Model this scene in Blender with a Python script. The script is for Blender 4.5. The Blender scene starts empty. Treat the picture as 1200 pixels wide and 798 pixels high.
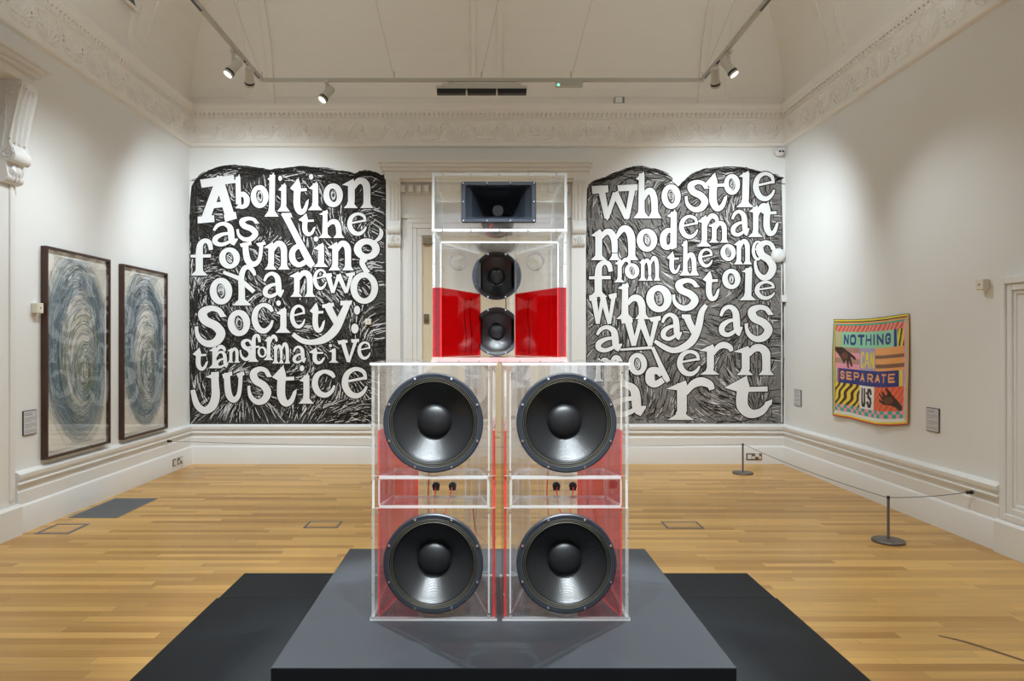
import bpy, bmesh, math, random
from mathutils import Vector, Matrix
random.seed(7)
PI = math.pi
C = bpy.context.scene.collection
SC = bpy.context.scene

# ------------------------------------------------------------------ camera, world, exposure
cam_d = bpy.data.cameras.new('camera')
cam = bpy.data.objects.new('camera', cam_d); C.objects.link(cam)
cam.location = (0, 0, 1.6); cam.rotation_euler = (PI/2, 0, 0)
cam_d.sensor_width = 36; cam_d.lens = 24
cam_d.shift_x = (600-569.5)/1200; cam_d.shift_y = (402-399)/1200
cam_d.clip_start = 0.05; cam_d.clip_end = 100
SC.camera = cam
SC.view_settings.view_transform = 'Standard'
SC.view_settings.look = 'None'
SC.view_settings.gamma = 1
SC.view_settings.use_curve_mapping = False
SC.view_settings.exposure = 0.5
SC.cycles.transparent_max_bounces = 40
SC.cycles.max_bounces = 12
SC.cycles.diffuse_bounces = 6
SC.cycles.glossy_bounces = 6
SC.cycles.sample_clamp_indirect = 6
W = bpy.data.worlds.new('world'); SC.world = W; W.use_nodes = True
W.node_tree.nodes['Background'].inputs[0].default_value = (0.72, 0.84, 1.0, 1)
W.node_tree.nodes['Background'].inputs[1].default_value = 1.6

# room frame (metres; camera at x=0,y=0,z=1.6 looking along +y)
XL, XR, YB, YF = -3.944, 3.978, 9.08, -4.0
ZC = 4.755          # top of the cornice, where the coved ceiling springs
F = 800.0
def px(u, v, Y):    # a point of the place, measured off the photograph at depth Y
    return Vector(((u-569.5)*Y/F, Y, 1.6-(v-402)*Y/F))

def spot(name, loc, target, power, size=40, blend=0.5, radius=0.05, color=(1, 0.96, 0.9)):
    d = bpy.data.lights.new(name, 'SPOT'); d.energy = power; d.spot_size = math.radians(size)
    d.spot_blend = blend; d.shadow_soft_size = radius; d.color = color
    o = bpy.data.objects.new(name, d); C.objects.link(o)
    o.location = loc
    o.rotation_euler = (Vector(target)-Vector(loc)).to_track_quat('-Z', 'Y').to_euler()
    return o
WARM = (0.86, 0.965, 1.0); COOL = (0.84, 0.935, 1.0)
# lamps without heads, on and off the track (the heads in view carry their own lamps)
spot('mural_lamp', (-1.2, 6.3, 4.3), (-1.6, 9.05, 1.0), 95, 75, .8, .06, COOL)
spot('mural_lamp', (1.2, 6.3, 4.3), (1.5, 9.05, 1.0), 110, 75, .8, .06, COOL)
spot('picture_lamp', (-2.38, 5.0, 4.3), (-3.94, 7.2, 1.3), 120, 75, .9, .06, COOL)
spot('sculpture_lamp', (-2.0, 4.7, 4.4), (0.0, 3.1, 0.5), 900, 32, .4, .03, WARM)
spot('sculpture_lamp', (2.1, 4.7, 4.4), (0.1, 3.1, 0.5), 900, 32, .4, .03, WARM)
spot('sculpture_lamp', (-.8, 1.0, 4.4), (0.0, 3.1, 0.7), 400, 40, .5, .035, WARM)
spot('sculpture_lamp', (.95, 1.0, 4.4), (0.1, 3.1, 0.7), 480, 40, .5, .035, WARM)
spot('sculpture_lamp', (.07, 1.15, 4.4), (0.065, 3.385, 1.15), 600, 20, .2, .10, COOL)
spot('floor_lamp_left', (-2.38, 3.6, 4.4), (-2.4, 4.3, 0), 330, 82, 1, .08, WARM)
spot('floor_lamp_right', (2.30, 3.6, 4.4), (2.4, 4.3, 0), 310, 82, 1, .08, WARM)
spot('floor_lamp_back', (0.0, 6.2, 4.4), (0.0, 6.8, 0), 210, 110, 1, .08, WARM)
spot('floor_lamp_front', (0.0, -1.5, 4.4), (0.0, -1.0, 0), 220, 120, 1, .08, WARM)
spot('cove_uplight', (-2.38, 4.3, 4.45), (-2.9, 5.6, 6.6), 85, 150, 1, .08, WARM)
spot('cove_uplight', (2.30, 4.3, 4.45), (2.9, 5.6, 6.6), 85, 150, 1, .08, WARM)

# ------------------------------------------------------------------ materials
def new_mat(name):
    m = bpy.data.materials.new(name); m.use_nodes = True
    nt = m.node_tree; nt.nodes.clear()
    out = nt.nodes.new('ShaderNodeOutputMaterial')
    return m, nt, out
def N(nt, t, **kw):
    n = nt.nodes.new(t)
    for k, v in kw.items(): setattr(n, k, v)
    return n
def principled(name, col, rough=0.6, metal=0.0, spec=0.5, noise=0.0, nscale=8.0, bump=0.0, bscale=60.0, emit=None, estr=0, coat=0):
    m, nt, out = new_mat(name)
    b = N(nt, 'ShaderNodeBsdfPrincipled')
    b.inputs['Base Color'].default_value = (*col, 1); b.inputs['Roughness'].default_value = rough
    b.inputs['Metallic'].default_value = metal; b.inputs['Specular IOR Level'].default_value = spec
    b.inputs['Coat Weight'].default_value = coat
    if emit: b.inputs['Emission Color'].default_value = (*emit, 1); b.inputs['Emission Strength'].default_value = estr
    nt.links.new(b.outputs[0], out.inputs[0])
    tc = N(nt, 'ShaderNodeTexCoord')
    n = N(nt, 'ShaderNodeTexNoise'); n.inputs['Scale'].default_value = nscale; n.inputs['Detail'].default_value = 4
    nt.links.new(tc.outputs['Object'], n.inputs['Vector'])
    mx = N(nt, 'ShaderNodeMix', data_type='RGBA', blend_type='MULTIPLY')
    mx.inputs['Factor'].default_value = 1
    mx.inputs['A'].default_value = (*col, 1)
    rp = N(nt, 'ShaderNodeMapRange'); rp.inputs['To Min'].default_value = 1-noise; rp.inputs['To Max'].default_value = 1+noise
    nt.links.new(n.outputs['Fac'], rp.inputs['Value'])
    nt.links.new(rp.outputs[0], mx.inputs['B']); nt.links.new(mx.outputs['Result'], b.inputs['Base Color'])
    if bump:
        n2 = N(nt, 'ShaderNodeTexNoise'); n2.inputs['Scale'].default_value = bscale
        nt.links.new(tc.outputs['Object'], n2.inputs['Vector'])
        bp = N(nt, 'ShaderNodeBump'); bp.inputs['Strength'].default_value = bump; bp.inputs['Distance'].default_value = 0.01
        nt.links.new(n2.outputs['Fac'], bp.inputs['Height']); nt.links.new(bp.outputs[0], b.inputs['Normal'])
    return m

M = {}
M['wall'] = principled('wall_paint', (.80, .805, .79), .75, spec=.25, noise=.02, nscale=1.5, bump=.03, bscale=90)
M['plaster'] = principled('ceiling_paint', (.81, .775, .71), .8, spec=.2, noise=.03, nscale=1.2)
M['cornice'] = principled('cornice_paint', (.85, .82, .77), .7, spec=.25, noise=.02)
M['joinery'] = principled('joinery_paint', (.79, .785, .765), .4, spec=.4, noise=.01)
M['door_cream'] = principled('door_cream', (.72, .62, .44), .5, noise=.03)
M['bare'] = principled('bare_wall_white', (.80, .80, .795), .75, spec=.2, noise=.015)
M['charcoal'] = principled('charcoal_black', (.022, .019, .016), .9, spec=.1, noise=.3, nscale=30)
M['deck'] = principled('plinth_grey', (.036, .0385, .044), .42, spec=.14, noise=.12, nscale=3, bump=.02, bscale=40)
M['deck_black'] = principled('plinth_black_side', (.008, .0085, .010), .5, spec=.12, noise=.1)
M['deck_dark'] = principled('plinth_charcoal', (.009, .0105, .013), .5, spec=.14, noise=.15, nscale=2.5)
M['black'] = principled('black_plastic', (.013, .014, .016), .38, noise=.1)
M['rubber'] = principled('black_rubber', (.007, .007, .008), .42, noise=.1)
M['frame_blue'] = principled('driver_flange', (.018, .022, .030), .4, noise=.1)
M['steel'] = principled('steel', (.62, .64, .66), .25, metal=1)
M['chrome'] = principled('bolt_steel', (.75, .78, .82), .18, metal=1)
M['brassring'] = principled('ring_olive', (.13, .115, .085), .35, noise=.1)
M['grey_metal'] = principled('grey_metal', (.17, .165, .16), .45, metal=.6, noise=.08)
M['mat_grey'] = principled('grille_grey', (.14, .145, .15), .7, noise=.15, nscale=20)
M['stanch'] = principled('stanchion_bronze', (.17, .158, .145), .42, metal=.7, noise=.1)
M['track'] = principled('track_offwhite', (.50, .485, .43), .5)
M['lamp_body'] = principled('lamp_offwhite', (.60, .575, .51), .45)
M['lens'] = principled('lamp_lens', (1, 1, 1), .3, emit=(1, .98, .95), estr=5)
M['led'] = principled('green_led', (.1, .9, .6), .4, emit=(.1, 1, .6), estr=3)
M['device'] = principled('white_device', (.75, .75, .74), .4)
M['cream_device'] = principled('cream_device', (.74, .70, .58), .45)
M['label_paper'] = principled('label_paper', (.60, .60, .62), .7)
M['label_ink'] = principled('label_ink', (.22, .22, .23), .8)
M['dark_edge'] = principled('label_edge', (.025, .027, .03), .5)
M['walnut'] = principled('dark_walnut', (.055, .022, .012), .4, noise=.25, nscale=14)
M['paper'] = principled('cream_paper', (.84, .815, .735), .8, noise=.03, nscale=3)
M['cord'] = principled('cord_grey', (.22, .21, .20), .7)
M['wire_red'] = principled('red_wire', (.75, .03, .03), .4)
M['brown'] = principled('socket_brass', (.22, .17, .11), .35, metal=.7)
for k, c in dict(blue=(.12, .19, .29), slate=(.10, .13, .16), sky=(.30, .46, .56), green=(.28, .40, .12), ink=(.03, .036, .045), grey=(.27, .32, .345)).items():
    M['pencil_'+k] = principled('pencil_'+k, c, .9)

def acrylic(name, tint, haze=0.02, hazecol=(.9, .92, .95)):
    """clear cast sheet: Fresnel reflection over straight-through transmission, with a little surface haze"""
    m, nt, out = new_mat(name)
    geo = N(nt, 'ShaderNodeNewGeometry')
    ior = N(nt, 'ShaderNodeMapRange'); ior.inputs['To Min'].default_value = 1.49; ior.inputs['To Max'].default_value = 1/1.49
    nt.links.new(geo.outputs['Backfacing'], ior.inputs['Value'])
    fr = N(nt, 'ShaderNodeFresnel'); nt.links.new(ior.outputs[0], fr.inputs['IOR'])
    tr = N(nt, 'ShaderNodeBsdfTransparent'); tr.inputs[0].default_value = (*tint, 1)
    gl = N(nt, 'ShaderNodeBsdfGlossy'); gl.inputs['Roughness'].default_value = .02
    df = N(nt, 'ShaderNodeBsdfTranslucent'); df.inputs[0].default_value = (*hazecol, 1)
    df2 = N(nt, 'ShaderNodeBsdfDiffuse'); df2.inputs[0].default_value = (*hazecol, 1)
    md = N(nt, 'ShaderNodeMixShader'); nt.links.new(df.outputs[0], md.inputs[1]); nt.links.new(df2.outputs[0], md.inputs[2])
    noi = N(nt, 'ShaderNodeTexNoise'); noi.inputs['Scale'].default_value = 5
    hz = N(nt, 'ShaderNodeMapRange'); hz.inputs['To Min'].default_value = haze*.6; hz.inputs['To Max'].default_value = haze*1.4
    nt.links.new(noi.outputs['Fac'], hz.inputs['Value'])
    m1 = N(nt, 'ShaderNodeMixShader'); nt.links.new(hz.outputs[0], m1.inputs[0])
    nt.links.new(tr.outputs[0], m1.inputs[1]); nt.links.new(md.outputs[0], m1.inputs[2])
    m2 = N(nt, 'ShaderNodeMixShader'); nt.links.new(fr.outputs[0], m2.inputs[0])
    nt.links.new(m1.outputs[0], m2.inputs[1]); nt.links.new(gl.outputs[0], m2.inputs[2])
    nt.links.new(m2.outputs[0], out.inputs[0])
    return m
def edge_mat(name, col, clear):
    m, nt, out = new_mat(name)
    tl = N(nt, 'ShaderNodeBsdfTranslucent'); tl.inputs[0].default_value = (*col, 1)
    df = N(nt, 'ShaderNodeBsdfPrincipled'); df.inputs['Base Color'].default_value = (*col, 1); df.inputs['Roughness'].default_value = .25
    tr = N(nt, 'ShaderNodeBsdfTransparent'); tr.inputs[0].default_value = (*col, 1)
    a = N(nt, 'ShaderNodeMixShader'); a.inputs[0].default_value = .6
    nt.links.new(tl.outputs[0], a.inputs[1]); nt.links.new(df.outputs[0], a.inputs[2])
    noi = N(nt, 'ShaderNodeTexNoise'); noi.inputs['Scale'].default_value = 30
    r = N(nt, 'ShaderNodeMapRange'); r.inputs['To Min'].default_value = clear-.15; r.inputs['To Max'].default_value = clear+.15
    nt.links.new(noi.outputs['Fac'], r.inputs['Value'])
    b = N(nt, 'ShaderNodeMixShader'); nt.links.new(r.outputs[0], b.inputs[0])
    nt.links.new(a.outputs[0], b.inputs[1]); nt.links.new(tr.outputs[0], b.inputs[2])
    nt.links.new(b.outputs[0], out.inputs[0])
    return m
M['acrylic'] = acrylic('clear_acrylic', (.990, .992, .994), .014, (.95, .96, .98))  # pale diffuse haze paints in the whiteness of reflections
M['acrylic_edge'] = edge_mat('clear_acrylic_edge', (.78, .78, .77), .25)
M['red'] = acrylic('red_acrylic', (.82, .035, .045), .05, (.8, .025, .035))
M['red_edge'] = edge_mat('red_acrylic_edge', (.95, .12, .12), .3)
M['rose'] = acrylic('rose_red_acrylic', (.94, .38, .40), .10, (.95, .55, .60))  # same red sheet, its colour paled to imitate white reflections
M['rose_edge'] = edge_mat('rose_acrylic_edge', (.93, .66, .64), .5)
M['glazing'] = acrylic('picture_glazing', (.99, .99, .99), .001)

def floor_material():
    m, nt, out = new_mat('oak_boards')
    b = N(nt, 'ShaderNodeBsdfPrincipled'); nt.links.new(b.outputs[0], out.inputs[0])
    tc = N(nt, 'ShaderNodeTexCoord'); sp = N(nt, 'ShaderNodeSeparateXYZ'); nt.links.new(tc.outputs['Object'], sp.inputs[0])
    def math_(op, a, b_=None):
        n = N(nt, 'ShaderNodeMath', operation=op)
        for i, x in enumerate((a, b_)):
            if x is None: continue
            if isinstance(x, (int, float)): n.inputs[i].default_value = x
            else: nt.links.new(x, n.inputs[i])
        return n.outputs[0]
    ry = math_('DIVIDE', sp.outputs['Y'], .074)
    row = math_('FLOOR', ry); fy = math_('FRACT', ry)
    wn = N(nt, 'ShaderNodeTexWhiteNoise', noise_dimensions='1D'); nt.links.new(row, wn.inputs['W'])
    rx = math_('ADD', math_('DIVIDE', sp.outputs['X'], 1.35), math_('MULTIPLY', wn.outputs['Value'], 9.0))
    col = math_('FLOOR', rx); fx = math_('FRACT', rx)
    cv = N(nt, 'ShaderNodeCombineXYZ'); nt.links.new(row, cv.inputs[0]); nt.links.new(col, cv.inputs[1])
    wn2 = N(nt, 'ShaderNodeTexWhiteNoise', noise_dimensions='2D'); nt.links.new(cv.outputs[0], wn2.inputs['Vector'])
    ramp = N(nt, 'ShaderNodeValToRGB'); nt.links.new(wn2.outputs['Value'], ramp.inputs[0])
    e = ramp.color_ramp.elements
    e[0].position = 0; e[0].color = (.40, .20, .045, 1); e[1].position = 1; e[1].color = (.64, .37, .105, 1)
    x = ramp.color_ramp.elements.new(.45); x.color = (.51, .282, .078, 1)
    mp = N(nt, 'ShaderNodeMapping'); mp.inputs['Scale'].default_value = (1.2, 38, 1)
    nt.links.new(tc.outputs['Object'], mp.inputs[0])
    gn = N(nt, 'ShaderNodeTexNoise'); gn.inputs['Scale'].default_value = 2.2; gn.inputs['Detail'].default_value = 6; gn.inputs['Distortion'].default_value = .6
    nt.links.new(mp.outputs[0], gn.inputs['Vector'])
    gr = N(nt, 'ShaderNodeMapRange'); gr.inputs['From Min'].default_value = .3; gr.inputs['From Max'].default_value = .7
    gr.inputs['To Min'].default_value = .86; gr.inputs['To Max'].default_value = 1.12
    nt.links.new(gn.outputs['Fac'], gr.inputs['Value'])
    gap = math_('MAXIMUM', math_('LESS_THAN', fy, .028), math_('LESS_THAN', fx, .0022))
    dark = math_('SUBTRACT', 1.0, math_('MULTIPLY', gap, .42))
    big = N(nt, 'ShaderNodeTexNoise'); big.inputs['Scale'].default_value = .9; big.inputs['Detail'].default_value = 3
    nt.links.new(tc.outputs['Object'], big.inputs['Vector'])
    br = N(nt, 'ShaderNodeMapRange'); br.inputs['To Min'].default_value = .9; br.inputs['To Max'].default_value = 1.1
    nt.links.new(big.outputs['Fac'], br.inputs['Value'])
    f = math_('MULTIPLY', math_('MULTIPLY', gr.outputs[0], dark), br.outputs[0])
    mx = N(nt, 'ShaderNodeMix', data_type='RGBA', blend_type='MULTIPLY'); mx.inputs['Factor'].default_value = 1
    nt.links.new(ramp.outputs[0], mx.inputs['A']); nt.links.new(f, mx.inputs['B'])
    nt.links.new(mx.outputs['Result'], b.inputs['Base Color'])
    rr = N(nt, 'ShaderNodeMapRange'); rr.inputs['To Min'].default_value = .24; rr.inputs['To Max'].default_value = .42
    nt.links.new(gn.outputs['Fac'], rr.inputs['Value']); nt.links.new(rr.outputs[0], b.inputs['Roughness'])
    b.inputs['Specular IOR Level'].default_value = .45
    bp = N(nt, 'ShaderNodeBump'); bp.inputs['Strength'].default_value = .12; bp.inputs['Distance'].default_value = .004
    nt.links.new(f, bp.inputs['Height']); nt.links.new(bp.outputs[0], b.inputs['Normal'])
    return m
M['floor'] = floor_material()

def smear_material(name, dark, light, lo, hi):
    m, nt, out = new_mat(name)
    b = N(nt, 'ShaderNodeBsdfPrincipled'); b.inputs['Roughness'].default_value = .85; b.inputs['Specular IOR Level'].default_value = .15
    nt.links.new(b.outputs[0], out.inputs[0])
    tc = N(nt, 'ShaderNodeTexCoord')
    w = N(nt, 'ShaderNodeTexNoise'); w.inputs['Scale'].default_value = 1.6
    nt.links.new(tc.outputs['Object'], w.inputs['Vector'])
    rot = N(nt, 'ShaderNodeVectorRotate', rotation_type='Y_AXIS')
    ang = N(nt, 'ShaderNodeMapRange'); ang.inputs['To Min'].default_value = -1.6; ang.inputs['To Max'].default_value = 1.6
    nt.links.new(w.outputs['Fac'], ang.inputs['Value'])
    nt.links.new(tc.outputs['Object'], rot.inputs['Vector']); nt.links.new(ang.outputs[0], rot.inputs['Angle'])
    mp = N(nt, 'ShaderNodeMapping'); mp.inputs['Scale'].default_value = (60, 1, 9)
    nt.links.new(rot.outputs[0], mp.inputs[0])
    n = N(nt, 'ShaderNodeTexNoise'); n.inputs['Scale'].default_value = 1; n.inputs['Detail'].default_value = 5; n.inputs['Roughness'].default_value = .65
    nt.links.new(mp.outputs[0], n.inputs['Vector'])
    r = N(nt, 'ShaderNodeValToRGB'); nt.links.new(n.outputs['Fac'], r.inputs[0])
    e = r.color_ramp.elements; e[0].position = lo; e[0].color = (*dark, 1); e[1].position = hi; e[1].color = (*light, 1)
    nt.links.new(r.outputs[0], b.inputs['Base Color'])
    return m
M['smear_l'] = smear_material('charcoal_smear_dense', (.02, .018, .015), (.34, .33, .32), .48, .78)
M['smear_r'] = smear_material('charcoal_smear_soft', (.065, .058, .052), (.44, .42, .40), .36, .74)

def cone_material():
    m, nt, out = new_mat('paper_cone')
    b = N(nt, 'ShaderNodeBsdfPrincipled'); nt.links.new(b.outputs[0], out.inputs[0])
    b.inputs['Base Color'].default_value = (.010, .0105, .012, 1); b.inputs['Roughness'].default_value = .32; b.inputs['Specular IOR Level'].default_value = .8
    tc = N(nt, 'ShaderNodeTexCoord'); mp = N(nt, 'ShaderNodeMapping'); mp.inputs['Scale'].default_value = (1, 0, 1)
    nt.links.new(tc.outputs['Object'], mp.inputs[0])
    ln = N(nt, 'ShaderNodeVectorMath', operation='LENGTH'); nt.links.new(mp.outputs[0], ln.inputs[0])
    mu = N(nt, 'ShaderNodeMath', operation='MULTIPLY'); mu.inputs[1].default_value = 2*PI/.0046; nt.links.new(ln.outputs['Value'], mu.inputs[0])
    si = N(nt, 'ShaderNodeMath', operation='SINE'); nt.links.new(mu.outputs[0], si.inputs[0])
    bp = N(nt, 'ShaderNodeBump'); bp.inputs['Strength'].default_value = .2; bp.inputs['Distance'].default_value = .0012
    nt.links.new(si.outputs[0], bp.inputs['Height']); nt.links.new(bp.outputs[0], b.inputs['Normal'])
    return m
M['cone'] = cone_material()

# ------------------------------------------------------------------ mesh helpers
class MB:
    def __init__(s): s.v = []; s.f = []; s.m = []
    def add(s, vs, fs, mi=0):
        o = len(s.v); s.v += [tuple(p) for p in vs]
        for f in fs: s.f.append([i+o for i in f]); s.m.append(mi)
    def box(s, x0, x1, y0, y1, z0, z1, mi=0):
        s.add([(x0,y0,z0),(x1,y0,z0),(x1,y1,z0),(x0,y1,z0),(x0,y0,z1),(x1,y0,z1),(x1,y1,z1),(x0,y1,z1)],
              [(0,3,2,1),(4,5,6,7),(0,1,5,4),(1,2,6,5),(2,3,7,6),(3,0,4,7)], mi)
    def prism(s, poly, fn, a, b, mi=0, mside=None):
        """2-D polygon swept from a to b; fn(p, q, t) -> point"""
        n = len(poly)
        s.add([fn(p[0], p[1], a) for p in poly]+[fn(p[0], p[1], b) for p in poly],
              [list(range(n))[::-1], list(range(n, 2*n))], mi)
        o = len(s.v)-2*n
        for i in range(n):
            j = (i+1) % n
            s.f.append([o+i, o+j, o+n+j, o+n+i]); s.m.append(mi if mside is None else mside)
    def lathe(s, prof, c=(0,0,0), axis='Y', seg=32, mi=0, flip=False):
        """prof: (radius, along-axis)"""
        c = Vector(c); rings = []
        o = len(s.v)
        for r, h in prof:
            for k in range(seg):
                a = 2*PI*k/seg
                if axis == 'Y': p = Vector((r*math.cos(a), h, r*math.sin(a)))
                elif axis == 'Z': p = Vector((r*math.cos(a), r*math.sin(a), h))
                else: p = Vector((h, r*math.cos(a), r*math.sin(a)))
                s.v.append(tuple(c+p))
        for i in range(len(prof)-1):
            for k in range(seg):
                k2 = (k+1) % seg
                f = [o+i*seg+k, o+i*seg+k2, o+(i+1)*seg+k2, o+(i+1)*seg+k]
                s.f.append(f); s.m.append(mi)
    def tube(s, pts, r, seg=6, mi=0, cap=True):
        pts = [Vector(p) for p in pts]; o = len(s.v); n = len(pts)
        up = Vector((0,0,1))
        for i, p in enumerate(pts):
            t = (pts[min(i+1,n-1)]-pts[max(i-1,0)]).normalized()
            a = t.cross(up)
            if a.length < 1e-4: a = t.cross(Vector((1,0,0)))
            a.normalize(); b = t.cross(a).normalized()
            rr = r[i] if isinstance(r, (list, tuple)) else r
            for k in range(seg):
                an = 2*PI*k/seg
                s.v.append(tuple(p+a*math.cos(an)*rr+b*math.sin(an)*rr))
        for i in range(n-1):
            for k in range(seg):
                k2 = (k+1) % seg
                s.f.append([o+i*seg+k, o+i*seg+k2, o+(i+1)*seg+k2, o+(i+1)*seg+k]); s.m.append(mi)
        if cap:
            s.f.append([o+k for k in range(seg)][::-1]); s.m.append(mi)
            s.f.append([o+(n-1)*seg+k for k in range(seg)]); s.m.append(mi)
    def build(s, name, mats, parent=None, loc=None, recalc=True, smooth=None, bevel=0, kind=None, bseg=2):
        me = bpy.data.meshes.new(name); me.from_pydata(s.v, [], s.f)
        if not isinstance(mats, (list, tuple)): mats = [mats]
        for m in mats: me.materials.append(m)
        if len(mats) > 1: me.polygons.foreach_set('material_index', s.m)
        if recalc:
            bm = bmesh.new(); bm.from_mesh(me); bmesh.ops.recalc_face_normals(bm, faces=bm.faces); bm.to_mesh(me); bm.free()
        if smooth:
            me.shade_smooth(); me.set_sharp_from_angle(angle=math.radians(smooth))
        me.update()
        o = bpy.data.objects.new(name, me); C.objects.link(o)
        if parent: o.parent = parent
        if loc is not None: o.location = loc
        if bevel:
            b = o.modifiers.new('bevel', 'BEVEL'); b.width = bevel; b.segments = bseg; b.limit_method = 'ANGLE'; b.angle_limit = math.radians(50)
        if kind: o['kind'] = kind
        return o
def thing(name, label, cat, loc=(0,0,0), rot=(0,0,0), group=None):
    o = bpy.data.objects.new(name, None); C.objects.link(o); o.location = loc; o.rotation_euler = rot
    o.empty_display_size = .1
    o['label'] = label; o['category'] = cat
    if group: o['group'] = group
    return o
def tag(o, label, cat, group=None):
    o['label'] = label; o['category'] = cat
    if group: o['group'] = group
    return o
def cr(pts, n=8, closed=False):
    """Catmull-Rom through tuples of any dimension"""
    P = [tuple(p) for p in pts]; L = len(P); out = []
    rng = L if closed else L-1
    for i in range(rng):
        p0 = P[(i-1) % L] if closed else P[max(i-1, 0)]
        p1 = P[i]; p2 = P[(i+1) % L]; p3 = P[(i+2) % L] if closed else P[min(i+2, L-1)]
        for k in range(n):
            t = k/n
            out.append(tuple(.5*((2*b)+(-a+c)*t+(2*a-5*b+4*c-d)*t*t+(-a+3*b-3*c+d)*t**3) for a, b, c, d in zip(p0, p1, p2, p3)))
    if not closed: out.append(P[-1])
    return out

# ------------------------------------------------------------------ the room
mb = MB(); mb.add([(XL,YF,0),(XR,YF,0),(XR,YB,0),(XL,YB,0)], [(0,1,2,3)])
floor = mb.build('floor', M['floor'], recalc=False, kind='structure')
mb = MB(); mb.box(XL-.2, XR+.2, YB, YB+.2, 0, ZC+.3); mb.build('wall_back', M['wall'], kind='structure')
mb = MB(); mb.box(XL-.2, XL, YF, YB, 0, ZC+.3); mb.build('wall_left', M['wall'], kind='structure')
mb = MB(); mb.box(XR, XR+.2, YF, YB, 0, ZC+.3); mb.build('wall_right', M['wall'], kind='structure')
# wall behind the camera: tall window openings to daylight
mb = MB()
for a, b in ((XL-.2, -1.3), (-.1, .4), (1.6, XR+.2)): mb.box(a, b, YF-.2, YF, 0, ZC+.3)
for a, b in ((-1.3, -.1), (.4, 1.6)):
    mb.box(a, b, YF-.2, YF, 0, .9); mb.box(a, b, YF-.2, YF, 3.6, ZC+.3)
mb.build('wall_front', M['wall'], kind='structure')
# coved ceiling
R = 2.04
mb = MB(); steps = 14; ins0 = .02
rings = []
for i in range(steps+1):
    t = i/steps*PI/2; p = ins0+R*(1-math.cos(t)); z = ZC-.01+R*math.sin(t)
    rings.append([(XL+p,YF+p,z),(XR-p,YF+p,z),(XR-p,YB-p,z),(XL+p,YB-p,z)])
for i in range(steps):
    for k in range(4):
        k2 = (k+1) % 4
        mb.add([rings[i][k], rings[i][k2], rings[i+1][k2], rings[i+1][k]], [(0,3,2,1)])
mb.add(rings[-1], [(3,2,1,0)])
mb.build('ceiling', M['plaster'], recalc=False, kind='structure', smooth=40)

def cove(p0, s, side):
    """point on the cove: s = arc angle, p0 = how far it stands proud"""
    p = ins0+R*(1-math.cos(s))+p0*math.cos(s); z = ZC-.01+R*math.sin(s)-p0*math.sin(s)
    return p, z
def rib(name, side, c, w):
    mb = MB(); n = 12
    def P(along, pr, s):
        p, z = cove(pr, s, side)
        return {'back': (along, YB-p, z), 'left': (XL+p, along, z), 'right': (XR-p, along, z)}[side]
    for a0, a1, pr in ((c-w/2, c+w/2, .02), (c-w/2+.003, c-w/2+.06, .035), (c+w/2-.06, c+w/2-.003, .035), (c-w/2+.10, c+w/2-.10, .028)):
        s0 = .07 if pr > .02 else .0
        if pr == .028: s0 = .13
        for i in range(n):
            sa = s0+(1.5-s0)*i/n; sb = s0+(1.5-s0)*(i+1)/n
            q = [P(a0,-.01,sa),P(a1,-.01,sa),P(a1,pr,sa),P(a0,pr,sa),P(a0,-.01,sb),P(a1,-.01,sb),P(a1,pr,sb),P(a0,pr,sb)]
            mb.add(q, [(1,5,6,2),(2,6,7,3),(3,7,4,0)]+([(0,1,2,3)] if i == 0 else []))
    p = .045
    if side == 'back': mb.box(c-w/2-.005, c+w/2+.005, YB-p, YB, ZC-.01, ZC+.12)
    mb.build(name, M['plaster'], kind='structure')
k = YB/F
rib('trim_rib_left', 'back', (304.5-569.5)*k, .41)
rib('trim_rib_middle', 'back', (570-569.5)*k, .41)
rib('trim_rib_right', 'back', (835.5-569.5)*k, .41)
rib('trim_rib_side_left', 'left', 7.66, .41)
rib('trim_rib_side_right', 'right', 7.68, .41)
# low moulding line above the cornice
mb = MB(); mb.box(XL, XR, YB-.035, YB, ZC+.10, ZC+.115); mb.build('trim_line_back', M['plaster'], kind='structure')

# skirting and cornice: profiles (projection, height)
SK = [(0,0),(.055,0),(.055,.215),(.048,.232),(.036,.24),(.036,.345),(.026,.358),(.024,.395),(.045,.402),(.05,.418),(.034,.428),(.032,.448),(.05,.458),(.055,.478),(.055,.497),(.03,.512),(0,.522)]
CO = [(0,4.20),(.045,4.206),(.055,4.218),(.055,4.252),(.03,4.262),(.018,4.275),(.018,4.555),(.03,4.563),(.04,4.575),(.03,4.585),(.035,4.62),(.05,4.66),(.062,4.675),(.06,4.69),(.07,4.715),(.085,4.735),(.085,4.757),(0,4.757)]
def run(name, prof, side, a, b, mat):
    mb = MB()
    fn = {'back': lambda p, z, t: (t, YB-p, z), 'left': lambda p, z, t: (XL+p, t, z), 'right': lambda p, z, t: (XR-p, t, z), 'front': lambda p, z, t: (t, YF+p, z)}[side]
    mb.prism(prof, fn, a, b)
    return mb.build(name, mat, kind='structure', smooth=35)
DL, DR = (452-569.5)*k, (687-569.5)*k            # outer edges of the back doorcase
run('baseboard_back', SK, 'back', XL, DL, M['joinery'])
run('baseboard_back_right', SK, 'back', DR, XR, M['joinery'])
run('baseboard_left', SK, 'left', 5.70, YB, M['joinery'])
run('baseboard_right', SK, 'right', 5.25, YB, M['joinery'])
PL = [(0,0),(.075,0),(.075,.235),(.06,.255),(0,.255)]
run('baseboard_left_plinth', PL, 'left', YF, 5.70, M['joinery'])
run('baseboard_right_plinth', PL, 'right', YF, 5.25, M['joinery'])

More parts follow.
